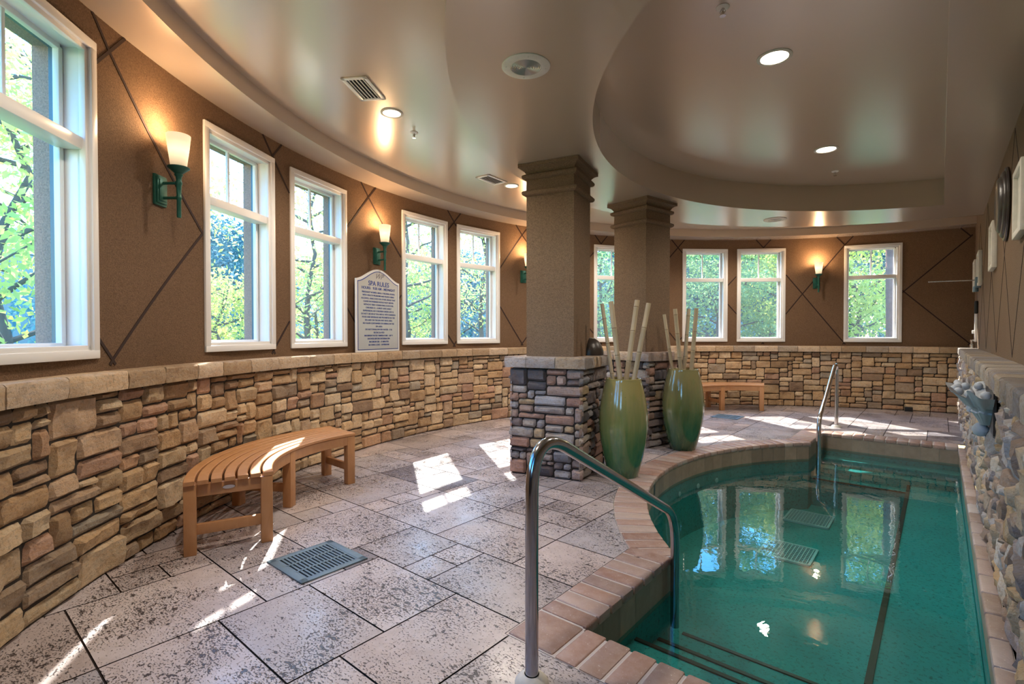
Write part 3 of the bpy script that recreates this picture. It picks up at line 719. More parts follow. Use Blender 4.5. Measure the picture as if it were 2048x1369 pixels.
# local: +x into the room, +y to increasing az (right in view)
def sign_outline(w, h0, h1, ins):
    W = w / 2 - ins; pts = [(-W, ins), (W, ins)]; n = 24
    for i in range(n + 1):
        t = 1 - 2 * i / n; y = W * t; e = (cos(pi * t) + 1) / 2; pts.append((y, h0 - ins + (h1 - h0) * e ** .85))
    return pts
def slab(mb, pts, x0, x1):
    n = len(pts); vs = [(x0, y, z) for y, z in pts] + [(x1, y, z) for y, z in pts]
    mb.add(vs, [tuple(range(n))[::-1], tuple(n + i for i in range(n))] + [(i, (i + 1) % n, n + (i + 1) % n, n + i) for i in range(n)])
SW = .70
pn = MB(); slab(pn, sign_outline(SW, .78, .905, 0), -.006, .010); pn.build('panel', M_signw, sign)
bl = MB(); slab(bl, sign_outline(SW, .78, .905, .022), .008, .0115); bl.build('border', M_signb, sign)
fc = MB(); slab(fc, sign_outline(SW, .78, .905, .030), .009, .0125); fc.build('face', M_signp, sign)
def text(body, size, y, z, mat, parent, name, x=.0132, shear=0, sp=1., bold=0):
    cu = bpy.data.curves.new(name, 'FONT'); cu.body = body; cu.size = size; cu.align_x = 'CENTER'; cu.align_y = 'CENTER'; cu.extrude = .0006; cu.shear = shear; cu.space_line = sp; cu.offset = bold
    cu.materials.append(mat); tmp = bpy.data.objects.new('tmp', cu); COL.objects.link(tmp); bpy.context.view_layer.update()
    me = bpy.data.meshes.new_from_object(tmp.evaluated_get(bpy.context.evaluated_depsgraph_get())); bpy.data.objects.remove(tmp)
    o = bpy.data.objects.new(name, me); COL.objects.link(o); o.parent = parent
    o.matrix_local = Matrix.Translation((x, y, z)) @ Matrix(((0, 0, 1, 0), (1, 0, 0, 0), (0, 1, 0, 0), (0, 0, 0, 1))); return o
# local y increases to the right when seen from the room
text('WP', .085, 0, .825, M_signg, sign, 'monogram', shear=.5)
text('SPA RULES', .072, 0, .742, M_signb, sign, 'heading', bold=.0012)
text('HOURS:   9:30 AM - MIDNIGHT', .040, 0, .690, M_signb, sign, 'rule_line', bold=.0008)
rules = ['PREGNANT WOMEN, SMALL CHILDREN, PEOPLE', 'WITH HEALTH PROBLEMS AND PEOPLE USING', 'ALCOHOL, NARCOTICS OR OTHER DRUGS THAT', 'CAUSE DROWSINESS SHOULD NOT USE SPA', 'WITHOUT FIRST CONSULTING A DOCTOR', 'CHILDREN 12 - 14 MUST HAVE ADULT', 'SUPERVISION. NO CHILDREN UNDER AGE 12.', 'DO NOT USE SPA IF YOU ARE ILL WITH DIARRHEA', 'FOOD AND BEVERAGE ARE PROHIBITED IN THE', 'SPA AND ON THE SPA WET DECK AREA', 'NO GLASS CONTAINERS OR ANIMALS IN THE', 'SPA AREA', 'DO NOT SWALLOW SPA WATER - IT IS', 'RECIRCULATED', 'MAXIMUM WATER TEMPERATURE - 104\u00b0 F', 'SHOWER BEFORE ENTERING SPA', 'MAXIMUM USE - 15 MINUTES', 'BATHING LOAD - 10 PERSONS']
for i, t in enumerate(rules): text(t, .0245, 0, .645 - i * .0335, M_signb, sign, 'rule_line', bold=.0005)

# ---------------------------------------------------------------- teak benches
def make_bench(c, az, label, first=None):
    if first: return dup(first, (c[0], c[1], 0), -Rd(az), label)
    root = thing('curved_bench', label, 'bench', (c[0], c[1], 0), -Rd(az), 'curved teak benches against the round stone wall')
    H = .415; a0, a1 = -38.2, 38.2
    Q = lambda r, a, z: Vector((-r * cos(Rd(a)), r * sin(Rd(a)), z))
    def arcbar(mb, r0, r1, z0, z1, b0, b1, n=40, col=(1, 1, 1)):
        vs = []; fs = []; e = .003
        pr = [(r0 + e, z0), (r1 - e, z0), (r1, z0 + e), (r1, z1 - e), (r1 - e, z1), (r0 + e, z1), (r0, z1 - e), (r0, z0 + e)]; m = len(pr)
        for i in range(n + 1):
            a = b0 + (b1 - b0) * i / n
            for r, z in pr: vs.append(Q(r, a, z))
        for i in range(n):
            for j in range(m): k = (j + 1) % m; fs.append((i * m + j, i * m + k, (i + 1) * m + k, (i + 1) * m + j))
        fs += [tuple(range(m))[::-1], tuple(n * m + j for j in range(m))]; mb.add(vs, fs, col)
    w, g = .0535, .0125; r = .950
    for i in range(7):
        m = MB(); k = random.uniform(.9, 1.1); arcbar(m, r, r + w, H - .022, H, a0, a1, col=(k, k * .98, k * .95)); m.build('slat', M_teak, root, smooth=30); r += w + g
    ap = MB(); arcbar(ap, .958, .982, H - .095, H - .024, a0 + 1, a1 - 1); arcbar(ap, 1.368, 1.392, H - .095, H - .024, a0 + 1, a1 - 1); ap.build('curved_apron', M_teak, root, smooth=30)
    rot = lambda a: Rz(-Rd(a))
    def rb(mb, a, r0, r1, z, wd, ht): mb.bbox(Q((r0 + r1) / 2, a, z), (r1 - r0, wd, ht), .003, rot(a))
    for a in (-36.2, 0, 36.2):
        for rr in (.985, 1.368):
            l = MB(); l.bbox(Q(rr, a, (H - .024) / 2), (.062, .066, H - .024), .004, rot(a)); l.build('leg', M_teak, root, smooth=30)
        st = MB(); rb(st, a, 1.01, 1.345, .135, .030, .058); st.build('stretcher', M_teak, root, smooth=30)
        en = MB(); rb(en, a, 1.01, 1.345, H - .062, .030, .070); en.build('end_rail', M_teak, root, smooth=30)
    bd = MB(); pts = [(.034 * cos(t * pi / 12), .012 * sin(t * pi / 12)) for t in range(24)]
    c = Q(1.18, -36.2 - math.degrees(.016 / 1.18), H - .060)
    e1 = rot(-36.2) @ Vector((1, 0, 0)); e2 = rot(-36.2) @ Vector((0, -1, 0))
    vs = [c + e1 * x + Vector((0, 0, y)) for x, y in pts] + [c + e1 * x * .9 + Vector((0, 0, y * .9)) + e2 * .003 for x, y in pts]
    bd.add(vs, [tuple(24 + i for i in range(24))] + [(i, (i + 1) % 24, 24 + (i + 1) % 24, 24 + i) for i in range(24)]); bo = bd.build('badge', M_steel, root); bo['label'] = 'small oval metal badge'
    return root
bench1 = make_bench((-2.71, 2.28), -34.2, 'curved slatted teak bench near the front against the left stone wall')
make_bench((-1.908, 7.83), 38.2, 'curved teak bench by the far stone wall, partly behind the second vase', bench1)

# ---------------------------------------------------------------- floor grates
def make_grate(loc, label, first=None):
    if first: return dup(first, loc, 0, label)
    r = thing('floor_grate', label, 'floor vent', loc, 0, 'grey slotted floor vents'); s = .375; f = MB()
    for k in (-1, 1): f.bbox((k * (s / 2 - .02), 0, .004), (.04, s, .008), .002); f.bbox((0, k * (s / 2 - .02), .004), (s, .04, .008), .002)
    for k in (-1, 1): f.bbox((k * .05, 0, .005), (.012, s - .07, .006), .001)
    f.build('frame', M_grate, r, smooth=30); b = MB(); n = 15
    for i in range(n): b.box((0, -s / 2 + .045 + (s - .09) * i / (n - 1), .004), (s - .07, .0105, .005))
    b.build('slats', M_grate, r); u = MB(); u.box((0, 0, .0012), (s - .06, s - .06, .001)); u.build('opening_shade', M_black, r); return r  # thin black sheet under the slats paints in the shade below
g1 = make_grate((-2.555, 1.405, 0), 'blue-grey slotted floor vent in the paving near the front bench')
make_grate((-2.40, 7.81, 0), 'dark slotted floor vent near the far bench', g1)

# ---------------------------------------------------------------- vases and bamboo
def make_vase(loc, label, h=.845, mat=None, s=1.):
    v = MB(); H = h
    pr = [(.0, 0), (.118, 0), (.125, .006), (.142, .07), (.170, .18), (.193, .30), (.205, .40), (.208, .47), (.203, .56), (.190, .66), (.172, .75), (.155, .815), (.150, .835), (.150, .845), (.144, .848), (.138, .842), (.142, .82), (.16, .74), (.18, .62), (.185, .5), (.17, .3), (.12, .10), (.0, .06)]
    pr = [(r * s, z * H / .848) for r, z in pr]
    v.lathe(pr, (0, 0, 0), 64); o = v.build('glazed_vase', mat or M_vase, smooth=60); o.location = loc; return tag(o, label, 'vase', 'tall green glazed floor vases')
v1c = Vector((-2.085, 3.965, 0)); v2c = Vector((-2.09, 5.31, 0))
make_vase(v1c, 'tall green glazed vase nearer the front, glossy with darker green base')
make_vase(v2c, 'tall olive green glazed vase beside the second column', .858, M_vase2, s=1.04)
def bamboo(base, topp, label, grp, rad=.021):
    base = Vector(base); topp = Vector(topp); ax = (topp - base); L = ax.length; d = ax.normalized(); pts = []; rr = []
    z = 0; nodes = []; x = random.uniform(.08, .2)
    while x < L - .04: nodes.append(x); x += random.uniform(.20, .27)
    steps = sorted(set([0, L] + [max(0, n_ + e) for n_ in nodes for e in (-.012, -.005, 0, .005, .012)]))
    m = MB()
    for s_ in steps:
        k = 1.0
        for n_ in nodes:
            if abs(s_ - n_) < .002: k = .93
            elif abs(s_ - n_) < .008: k = 1.09
        pts.append(base + d * s_); rr.append(rad * k * (1 - .06 * s_ / L))
    m.tube(pts, rr, 14, cap=False); e = d * .04
    m.tube([topp, topp - e], [rr[-1] * .78, rr[-1] * .78], 14, cap=False)
    # rim and dark inside
    m.tube([topp, topp + d * .0005], [rr[-1], rr[-1] * .78], 14, cap=False)
    m.tube([topp - e, topp - e + d * .001], [rr[-1] * .78, .001], 14, col=(.15, .12, .1), cap=False)
    for n_ in nodes: m.tube([base + d * (n_ - .003), base + d * (n_ + .003)], rad * .955, 14, col=(.45, .36, .28), cap=False)
    o = m.build('bamboo_pole', M_bamboo, smooth=60, origin=base); return tag(o, label, 'bamboo pole', grp)
RT = Vector((.765, .644, 0)); FW = Vector((-.644, .765, 0))
def stick(vc, o0, o1, zt, dd, dt, label, grp, rad=.021):
    rim = vc + RT * o0 + FW * dd + Vector((0, 0, .845)); tp = vc + RT * o1 + FW * dt + Vector((0, 0, zt)); d = (tp - rim); b = rim - d * (.66 / d.z)
    lim = .11; r = Vector((b.x - vc.x, b.y - vc.y)); 
    if r.length > lim: # keep the foot inside the vase
        k = lim / r.length; b = Vector((vc.x + r.x * k, vc.y + r.y * k, b.z))
    return bamboo(b, tp, label, grp, rad)
gA, gB = 'bamboo poles standing in the nearer vase', 'bamboo poles standing in the second vase'
stick(v1c, -.086, -.168, 1.493, .045, .10, 'thin leftmost bamboo pole in the nearer green vase, behind another', gA, .017)
stick(v1c, -.045, -.128, 1.50, -.075, -.10, 'pale thick bamboo pole leaning left in the nearer green vase', gA, .022)
stick(v1c, .028, .122, 1.52, .01, .02, 'tallest bamboo pole rising in the middle of the nearer green vase', gA, .022)
stick(v1c, .088, .205, 1.49, -.02, -.04, 'bamboo pole leaning farthest right in the nearer green vase', gA, .0215)
stick(v2c, -.100, -.178, 1.44, .05, .09, 'short thin leftmost bamboo pole in the second green vase', gB, .018)
stick(v2c, -.045, -.118, 1.49, -.06, -.09, 'thick bamboo pole leaning left in the second green vase', gB, .022)
stick(v2c, .030, .085, 1.50, .06, .08, 'brown bamboo pole standing behind the rightmost one in the second vase', gB, .020)
stick(v2c, .080, .128, 1.50, -.02, -.03, 'thick brown upright bamboo pole at right in the second green vase', gB, .022)

# ---------------------------------------------------------------- handrails
def fillet(pts, rad, n=10):
    out = [Vector(pts[0])]
    for i in range(1, len(pts) - 1):
        p, a, b = Vector(pts[i]), Vector(pts[i - 1]), Vector(pts[i + 1]); r = rad[i - 1] if isinstance(rad, list) else rad
        u, v = (a - p).normalized(), (b - p).normalized(); r = min(r, .49 * (a - p).length, .49 * (b - p).length) if not isinstance(rad, list) else r
        s, e = p + u * r, p + v * r
        for k in range(n + 1): t = k / n; out.append(s * (1 - t) ** 2 + p * 2 * t * (1 - t) + e * t * t)
    out.append(Vector(pts[-1])); return out
def make_rail(x, base_y, sgn, label, water_y):
    r = thing('pool_handrail', label, 'handrail', (x, base_y, 0), 0, 'stainless handrails at the pool steps')
    T = lambda y, z: Vector((0, sgn * y, z))
    dy = abs(water_y - base_y)
    m = MB(); m.tube(fillet([T(0, .01), T(.0, .865), T(.30, .800), T(dy - .03, .27), T(dy, .19), T(dy, -.52)], [.20, .10, .05, .04], 14) if False else fillet([T(0, .01), T(.0, .90), T(dy - .03, .265), T(dy, .12), T(dy, -.36)], [.24, .10, .05], 16), .0235, 24)
    m.build('rail_tube', M_railsteel if sgn > 0 and base_y < 3 else M_steel, r, smooth=80)
    f = MB(); f.lathe([(.0265, .030), (.034, .028), (.048, .018), (.058, .006), (.060, 0), (0, 0)], (0, 0, .0005), 32); f.build('base_flange', M_whiteplas, r, smooth=50)
    f['label'] if False else None
    return r
make_rail(-1.085, 1.395, 1, 'dark shiny handrail in the foreground at the near pool steps', 2.655)
make_rail(-1.04, 7.90, -1, 'stainless handrail at the far end of the pool', 6.62)

# ---------------------------------------------------------------- ceiling fixtures
def can_light(r_, az, z, rad, label, w, grp, lens=M_lens, blend=.6, cone=150):
    p = P(r_, az, z); r = thing('ceiling_light', label, 'ceiling light', p, 0, grp); t = MB()
    t.lathe([(rad, 0), (rad, -.004), (rad * .96, -.007), (rad * .80, -.006), (rad * .78, -.001), (rad * .78, .002)], n=40); t.build('trim_ring', M_whiteplas, r, smooth=50)
    l = MB(); l.lathe([(.0005, -.004), (rad * .5, -.0035), (rad * .79, -.002)], n=32); l.build('lens', lens, r, smooth=50)
    ld = bpy.data.lights.new('lamp', 'SPOT'); ld.energy = w; ld.color = (1, .88, .74); ld.spot_size = Rd(cone); ld.spot_blend = blend; ld.shadow_soft_size = rad * .7
    lo = bpy.data.objects.new('lamp', ld); COL.objects.link(lo); lo.parent = r; lo.location = (0, 0, -.02); return r
G1, G2 = 'downlights in the round ceiling recess', 'downlights in the outer ring of ceiling'
can_light(1.96, -32.3, ZCOF, .105, 'round lit downlight nearest the front of the recessed ceiling', CAN_COFFER, G1)
can_light(2.00, 32.8, ZCOF, .105, 'round lit downlight at the far end of the recessed ceiling', CAN_COFFER, G1)
for a, lb in ((-27.8, 'warm lit downlight beside the nearer ceiling vent'), (-.9, 'warm lit downlight beside the small ceiling vent left of the columns'), (-54.5, 'warm downlight in the ceiling ring above the near deck'), (26., 'warm downlight in the ceiling ring behind the columns'), (53., 'warm downlight in the ceiling ring above the far bench')):
    can_light(4.72, a, ZRING, .088, lb, CAN_RING, G2, M_canlens)
def speaker(az, label, first=None):
    p = P(3.58, az, ZBEAM)
    if first: return dup(first, p, 0, label)
    r = thing('ceiling_speaker', label, 'speaker', p, 0, 'round ceiling speakers in the beam'); b = MB(); b.lathe([(.136, 0), (.136, -.004), (.130, -.008), (.086, -.009), (.084, -.004)], n=48)
    for k in range(4): a = pi / 4 + k * pi / 2; b.lathe([(.0005, -.011), (.004, -.0105), (.005, -.009)], (.112 * cos(a), .112 * sin(a), 0), 10)
    b.build('bezel', M_whiteplas, r, smooth=50); g = MB(); pr = []
    for i in range(20): rr = .002 + .083 * i / 19; pr.append((rr, -.006 if i % 2 else -.010))
    g.lathe(pr, n=48); g.build('grille', plain('brushed_grille', (.45, .43, .40), .35, .7), r, smooth=30); return r
sp1 = speaker(-43.4, 'round white ceiling speaker with ringed metal grille, near the front'); speaker(46.3, 'round white ceiling speaker at the far end above the window pair', sp1)
def vent(az, label, first=None):
    p = P(4.755, az, ZRING); rz = -Rd(az + 1)
    if first: return dup(first, p, rz, label)
    r = thing('ceiling_vent', label, 'air vent', p, rz, 'white ceiling air vents'); a, b = .19, .34; f = MB()
    for k in (-1, 1): f.bbox((k * (a / 2 - .014), 0, -.005), (.028, b, .010), .003); f.bbox((0, k * (b / 2 - .014), -.005), (a, .028, .010), .003)
    f.build('frame', M_white, r, smooth=30); s = MB()
    for i in range(5): s.box((-a / 2 + .042 + i * .0265, 0, -.004), (.016, b - .05, .003), Matrix.Rotation(Rd(32), 3, 'Y'))
    s.build('louvres', M_white, r); d = MB(); d.box((0, 0, -.0005), (a - .04, b - .04, .001)); d.build('duct_shade', M_black, r); return r  # flat black sheet behind the louvres stands in for shade inside
ve = vent(-32.8, 'white louvred ceiling vent nearest the front, in the outer ring'); vent(-4.9, 'white louvred ceiling vent just left of the nearer column top', ve)
def sprinkler(p, label, first=None):
    if first: return dup(first, p, 0, label)
    r = thing('fire_sprinkler', label, 'sprinkler', p, 0, 'small ceiling fire sprinklers'); e = MB(); e.lathe([(.035, 0), (.035, -.003), (.028, -.008), (.014, -.006), (.001, -.006)], n=24); e.build('escutcheon', M_white, r, smooth=50)
    b = MB(); b.tube([(0, 0, -.004), (0, 0, -.045)], .006, 10)
    for k in (-1, 1): b.tube([(k * .008, 0, -.01), (k * .015, 0, -.026), (0, 0, -.043)], .0025, 8)
    b.lathe([(.0, -.045), (.017, -.046), (.017, -.049), (0, -.049)], n=16); b.build('head', M_steel, r, smooth=50); return r
s1 = sprinkler(P(4.72, -22.9, ZRING), 'small white fire sprinkler beside the warm downlight in the ceiling ring'); sprinkler(P(2.58, 48.2, ZCOF), 'small fire sprinkler at the far end of the recessed ceiling', s1); sprinkler(P(2.50, -45.6, ZCOF), 'dark fire sprinkler at the top edge of the recessed ceiling', s1)

# ---------------------------------------------------------------- right wall ornaments
def plaque(y, label, first=None):
    if first: return dup(first, (XW, y, 2.07), 0, label)
    r = thing('square_plaque', label, 'wall plaque', (XW, y, 2.07), 0, 'row of square white wall plaques'); f = MB(); s = .44
    for k in (-1, 1): f.bbox((-.020, k * (s / 2 - .02), 0), (.040, .04, s), .005); f.bbox((-.020, 0, k * (s / 2 - .02)), (.040, s - .08, .04), .005)
    f.build('frame', M_whiteplas, r, smooth=30); p = MB(); n = 18; vs = []; fs = []
    for j in range(n + 1):
        for i in range(n + 1): u, v = (i / n - .5) * (s - .08), (j / n - .5) * (s - .08); q = hypot(u, v); vs.append((-.018 - .008 * cos(q * 60) * max(0, 1 - q / .2), u, v))
    for j in range(n):
        for i in range(n): a = j * (n + 1) + i; fs.append((a, a + n + 1, a + n + 2, a + 1))
    p.add(vs, fs); p.build('relief_panel', M_whiteplas, r, smooth=60); return r
pl = plaque(4.53, 'square white plaque on the right wall in front of the dark disc, nearest plaque'); plaque(6.74, 'square white plaque on the right wall just beyond the dark disc', pl); plaque(8.92, 'square white plaque on the right wall, above the metal rod', pl); plaque(9.95, 'small-looking white plaque farthest along the right wall, near the corner', pl)
dc = MB(); Mz = Matrix.Rotation(Rd(-90), 3, 'Y')
dc.lathe([(.285, 0), (.290, .012), (.282, .022), (.262, .024), (.256, .034), (.240, .044), (.222, .044), (.214, .054), (.196, .066), (.176, .068), (.160, .060), (.10, .056), (.05, .062), (.001, .066)], (0, 0, 0), 56, Mz)
disc = dc.build('carved_disc', M_darkwood, smooth=40); disc.location = (XW, 5.60, 2.25); tag(disc, 'dark round carved disc with stepped rings hanging on the right wall', 'wall ornament')
# scalloped cast stone shell
def make_shell():
    pw = lambda q: math.copysign(abs(q) ** .62, q)
    root = thing('shell_fountain', 'blue-grey carved scallop shell bracket mounted on the right stone wall', 'wall ornament', (XS - .005, 3.78, .70))
    m = MB(); nU, nV = 120, 26; vs = []; fs = []
    for j in range(nV + 1):
        v = j / nV                              # 0 bottom .. 1 rim
        for i in range(nU + 1):
            u = i / nU * pi                     # half circle, 0 = +Y end, pi = -Y end
            rip = cos(u * 9) * (.006 + .022 * v) * v
            ry = .045 + .34 * v ** .9; rx = .040 + .118 * v ** 1.2
            z = .03 + .190 * v + .022 * v * v * cos(u * 9 + .6) + .003 * sin(u * 23) * v
            if .45 < v < .6: ry *= .94; rx *= .86
            vs.append((-(rx + rip * .9) * pw(max(0, sin(u))) - .001, (ry + rip) * pw(cos(u)), z))
    for j in range(nV):
        for i in range(nU): a = j * (nU + 1) + i; fs.append((a, a + 1, a + nU + 2, a + nU + 1))
    m.add(vs, fs); b = len(vs)
    # inner dished surface with flutes
    vs2 = []; fs2 = []; nR = 10
    for j in range(nR + 1):
        t = 1 - j / nR
        for i in range(nU + 1):
            u = i / nU * pi; o = vs[nV * (nU + 1) + i]; vs2.append((o[0] * t - .001, o[1] * t, o[2] * 1. - .10 * (1 - t ** 2) + .006 * cos(u * 9) * (1 - t)))
    for j in range(nR):
        for i in range(nU): a = j * (nU + 1) + i; fs2.append((a, a + 1, a + nU + 2, a + nU + 1))
    m.add(vs2, fs2); m.build('shell_bowl', M_shell, root, smooth=60)
    for k in range(7):
        t = MB(); a = pi * (k + .5) / 7; t.lathe([(.0, .022), (.014, .018), (.021, .006), (.022, -.006), (.014, -.018), (0, -.022)], (-.145 * sin(a), .33 * cos(a), .215), 12)
        t.build('rim_bead', M_shell, root, smooth=60)
    for y in (-.06, .06):
        s = MB()
        pts = [(-.03 - .055 * cos(w_) * (1 - w_ / 9), y, .10 + .05 * sin(w_) * (1 - w_ / 9)) for w_ in [i * .3 for i in range(22)]]; s.tube(pts, .013, 10)
        s.build('scroll', M_shell, root, smooth=60)
    l = MB(); l.lathe([(.0, .040), (.018, .035), (.034, .015), (.036, -.004), (.028, -.026), (.014, -.036), (0, -.039)], (-.036, 0, 0), 24); l.build('ball_finial', M_shell, root, smooth=60)
    k = MB(); k.box((.004, 0, .13), (.012, .56, .24)); k.build('back_plate', M_darkwood, root)
make_shell()
rd = thing('wall_rod', 'thin horizontal metal rod with knob sticking out from the right wall', 'wall fixture', (XW, 8.95, 1.93)); q = MB(); q.tube([(0, 0, 0), (-.52, 0, .01)], .008, 10); q.lathe([(0, .014), (.014, 0), (0, -.014)], (-.52, 0, .01), 12); q.build('rod', M_steel, rd, smooth=50)
q = MB(); q.bbox((-.03, 0, -.03), (.06, .10, .14), .01); q.tube([(-.05, 0, -.08), (-.05, 0, -.15)], .028, 14); q.build('bracket', M_grate, rd, smooth=40)
q = MB(); q.bbox((XW - .02, 9.5, 1.60), (.04, .10, .18), .015); o = q.build('door_bell', M_black, smooth=40); o.name = 'wall_bell'; tag(o, 'small black oval fitting on the right wall below the metal rod', 'wall fitting')
q = MB(); q.bbox((XW - .015, 9.7, 1.32), (.03, .09, .40), .006); q.bbox((XW - .04, 9.7, 1.26), (.03, .05, .05), .006); o = q.build('thermostat', M_white, smooth=40); tag(o, 'narrow white control box on the right wall near the far corner', 'control box')
q = MB(); q.lathe([(0, 0), (.03, 0), (.03, .05), (.02, .06), (.02, .09), (.028, .10), (.028, .12), (0, .125)], (XW - .05, 9.75, ZL), 16); o = q.build('small_canister', M_steel, smooth=40, origin=(XW - .05, 9.75, ZL)); tag(o, 'little metal canister standing on the ledge in the far right corner', 'canister')
q = MB(); c = P(5.655, 77.9, .035); q.bbox(c, (.10, .05, .07), .006, Rz(-Rd(77.9) + pi / 2)); o = q.build('outlet_box', M_black, smooth=40, origin=c); tag(o, 'small black box at the foot of the far stone wall', 'outlet')

# ---------------------------------------------------------------- outdoors
gd = MB(); ring(gd, 6.0, 110, -.45, -180, 180, 90)
gr = gd.build('ground', M_lawn, kind='structure')
hm = MB(); vs = []; fs = []; na_, nr_ = 48, 8
for j in range(nr_ + 1):
    for i in range(na_ + 1):
        a = -80 + 160 * i / na_; t = j / nr_; r = 45 + 25 * t; p = P(r, a, 0)
        p.z = -.5 + (11.5 + 4 * noise.noise(Vector((a * .05, 0, 0))) + 1.2 * noise.noise(Vector((a * .5, j, 0)))) * sin(t * pi / 2); vs.append(p)
for j in range(nr_):
    for i in range(na_): a = j * (na_ + 1) + i; fs.append((a, a + 1, a + na_ + 2, a + na_ + 1))
hm.add(vs, fs); hm.build('hill', M_hill, kind='structure', smooth=60)
def leafcloud(mb, c, rad, n, size, rnd):
    for _ in range(n):
        while True:
            d = Vector((rnd.uniform(-1, 1), rnd.uniform(-1, 1), rnd.uniform(-1, 1)))
            if .25 < d.length < 1: break
        p = Vector(c) + Vector((d.x * rad, d.y * rad, d.z * rad * .75)); s = size * rnd.uniform(.6, 1.3)
        a = Vector((rnd.gauss(0, 1), rnd.gauss(0, 1), rnd.gauss(0, 1))).normalized(); b = a.orthogonal().normalized()
        b = (b * cos(t := rnd.uniform(0, 6.28)) + a.cross(b) * sin(t)); 
        mb.add([p - a * s, p + b * s * .45, p + a * s, p - b * s * .45], [(0, 1, 2, 3)])
def proto_tree(seed, H, spread, nbr, leaves, lsize, lmat, bark, low=.35, rt=.09):
    rnd = random.Random(seed); t = MB(); f = MB(); tips = []
    trunk = [Vector((0, 0, -.5))]
    for k in range(1, 8): trunk.append(Vector((noise.noise(Vector((k * .5, seed, 0))) * .35 * k / 4, noise.noise(Vector((seed, k * .5, 3))) * .35 * k / 4, H * .85 * k / 7)))
    t.tube(trunk, [rt * (1 - .11 * k) for k in range(8)], 9)
    for b in range(nbr):
        h = low + (1 - low) * (b + rnd.random()) / nbr; k = min(6, int(h * 7)); p = trunk[k].lerp(trunk[min(7, k + 1)], h * 7 - int(h * 7)); a = b * 2.4 + rnd.uniform(-.4, .4); L = spread * (1.1 - .6 * h) * rnd.uniform(.7, 1.15)
        pts = [p]; q = p.copy()
        for s in range(1, 6):
            a += rnd.uniform(-.25, .25); q = q + Vector((cos(a) * L / 5, sin(a) * L / 5, L / 5 * rnd.uniform(.1, .6))); pts.append(q.copy())
            if s > 1: tips.append(q.copy())
        t.tube(pts, [rt * .38 * (1 - .17 * i) for i in range(6)], 6)
        for s in (2, 3, 4):
            a2 = a + rnd.choice((-1, 1)) * rnd.uniform(.6, 1.2); e = pts[s] + Vector((cos(a2), sin(a2), rnd.uniform(0, .7))) * L * .35; t.tube([pts[s], (pts[s] + e) / 2 + Vector((0, 0, .05)), e], [.012, .008, .004], 5); tips.append(e)
    for tp in tips: leafcloud(f, tp, spread * .24, max(1, leaves // len(tips)), lsize, rnd)
    return t, f
def mk(name, label, pr, lmat, bark, group):
    r = thing(name, label, 'tree' if 'tree' in name else 'shrub', (0, 0, -.45), 0, group); pr[0].build('trunk', bark, r, smooth=60); pr[1].build('foliage', lmat, r); return r
GT = 'trees in the garden outside the windows'
tA = mk('garden_tree', 'x', proto_tree(1, 5.6, 2.3, 18, 11000, .058, M_leafY, M_bark, .12), M_leafY, M_bark, GT)
tB = mk('garden_tree', 'x', proto_tree(2, 6.2, 2.5, 15, 4200, .052, M_leafY, M_bark, .30), M_leafY, M_bark, GT)
tC = mk('garden_tree', 'x', proto_tree(3, 5.8, 2.4, 20, 13000, .062, M_leafG, M_bark, .10), M_leafG, M_bark, GT)
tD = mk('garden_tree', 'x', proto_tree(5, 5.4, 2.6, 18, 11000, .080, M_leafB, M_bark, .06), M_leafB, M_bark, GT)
plan = [(tA, -10.45, .9, 'yellow-green leafy tree filling the nearest large window', 1.2), (tB, -13.3, 2.1, 'sparse tree behind the yellow-green one at the nearest window', 1.25), (tA, -8.9, 3.3, 'bright yellow-green bush-like tree low outside the second window from the left', .52), (tD, -15.6, 5.3, 'dark bluish tree farther back outside the second window', .95),
    (tB, -9.2, 4.9, 'sparse branching tree outside the third window from the left', .85), (tA, -12.0, 6.6, 'yellow-green tree low and farther back outside the third window', .72), (tB, -9.6, 7.5, 'open tree with crooked branches outside the window right of the sign', 1.0), (tA, -12.2, 9.6, 'yellow-green tree behind the crooked open one right of the sign', .85), (tB, -9.4, 9.9, 'sparse tree with bare limbs outside the window beside the nearer column', .95),
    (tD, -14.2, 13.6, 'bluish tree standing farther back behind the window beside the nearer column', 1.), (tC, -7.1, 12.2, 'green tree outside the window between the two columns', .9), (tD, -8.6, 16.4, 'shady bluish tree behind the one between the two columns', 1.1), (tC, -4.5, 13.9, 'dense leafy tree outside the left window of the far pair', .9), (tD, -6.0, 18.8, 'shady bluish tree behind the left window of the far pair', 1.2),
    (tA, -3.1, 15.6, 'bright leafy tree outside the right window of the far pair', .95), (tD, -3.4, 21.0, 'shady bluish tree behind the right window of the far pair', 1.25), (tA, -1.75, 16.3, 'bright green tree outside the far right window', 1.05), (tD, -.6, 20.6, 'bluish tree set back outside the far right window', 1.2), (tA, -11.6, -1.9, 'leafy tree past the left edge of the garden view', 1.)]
done = set()
for pt, x_, y_, lb, sc in plan:
    o = pt if pt.name not in done else dup(pt); done.add(pt.name); o.location = (x_, y_, -.45); o.rotation_euler = (0, 0, x_ * 1.7); o.scale = (sc,) * 3; o['label'] = lb; o['group'] = GT; o['category'] = 'tree'
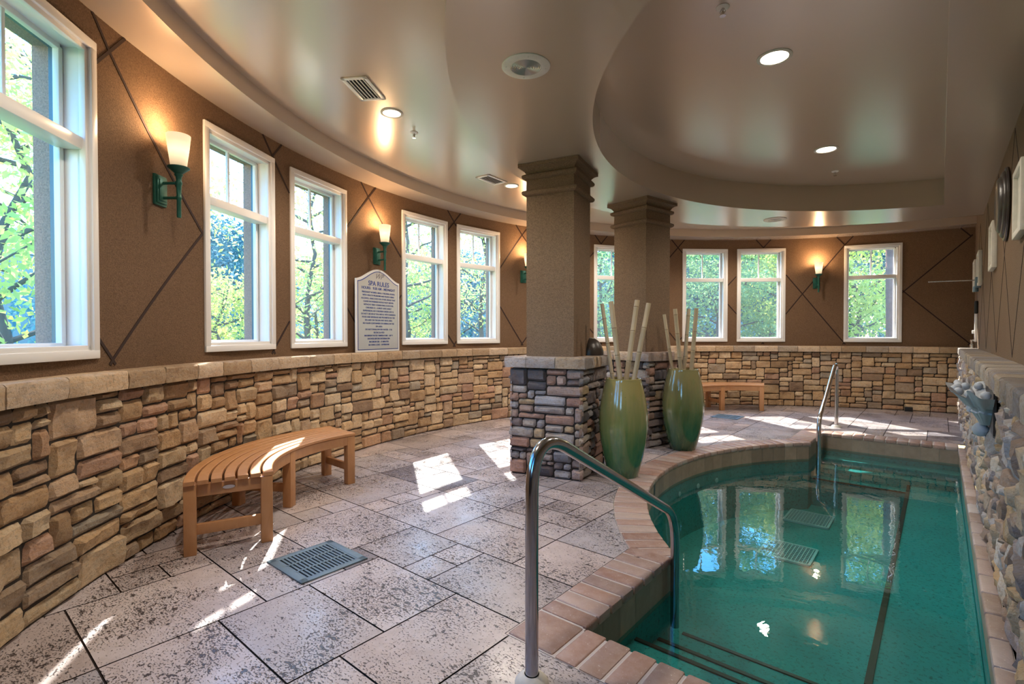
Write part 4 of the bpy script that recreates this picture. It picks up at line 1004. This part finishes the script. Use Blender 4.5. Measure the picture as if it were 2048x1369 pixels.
rt_ = thing('redwood_tree', 'thick reddish trunk seen through the far right window', 'tree', (-.84, 13.9, -.45)); m = MB(); m.tube([(0, 0, -.3), (0.03, 0, 1.5), (0, .04, 3.5), (.05, 0, 7.)], [.12, .108, .10, .08], 16); m.build('trunk', M_redbark, rt_, smooth=60)
m = MB(); rnd = random.Random(8)
for k in range(16): a = k * 2.1; leafcloud(m, (cos(a) * .7, sin(a) * .7 + .3, 4.2 + k * .12), .6, 160, .07, rnd)
m.build('foliage', M_leafG, rt_)
def frond_plant(loc, label, seed, first=None):
    if first: return dup(first, loc, seed, label)
    r = thing('fern_palm', label, 'plant', loc, 0, 'low broad-leaved plants outside the far right window'); f = MB(); rnd = random.Random(seed)
    for k in range(26):
        a = k * 2.4; L = rnd.uniform(.5, .85); el = rnd.uniform(.5, 1.3); d = Vector((cos(a), sin(a), 0)); pts = [Vector((0, 0, 0)) + d * (L * t * cos(el * (1 - t * .7))) * 1 + Vector((0, 0, L * (sin(el) * t - .45 * t * t) + .75)) for t in [i / 7 for i in range(8)]]
        pts = [Vector((0, 0, .0))] + pts; w = Vector((-d.y, d.x, 0))
        for i in range(1, 8): ww = .085 * sin(pi * (i) / 8.2) + .01; w2 = .085 * sin(pi * (i + 1) / 8.2) + .01; f.add([pts[i] - w * ww, pts[i] + w * ww, pts[i + 1] + w * w2, pts[i + 1] - w * w2], [(0, 1, 2, 3)])
    f.build('fronds', M_leafG, r); s = MB(); s.tube([(0, 0, -.1), (0, 0, .8)], [.05, .03], 8); s.build('stem', M_bark, r, smooth=60); return r
fp = frond_plant((-.72, 12.0, 0.), 'broad-leaved green plant low outside the far right window, right of centre', 4); frond_plant((-1.42, 12.6, -.05), 'broad-leaved green plant low at the left side of the far right window', 2.2, fp)
hd = MB(); rnd = random.Random(12)
for a in range(-78, 92, 2): leafcloud(hd, P(23.5 + rnd.uniform(-.8, .8), a, rnd.uniform(.2, 2.2)), 1.8, 200, .13, rnd)
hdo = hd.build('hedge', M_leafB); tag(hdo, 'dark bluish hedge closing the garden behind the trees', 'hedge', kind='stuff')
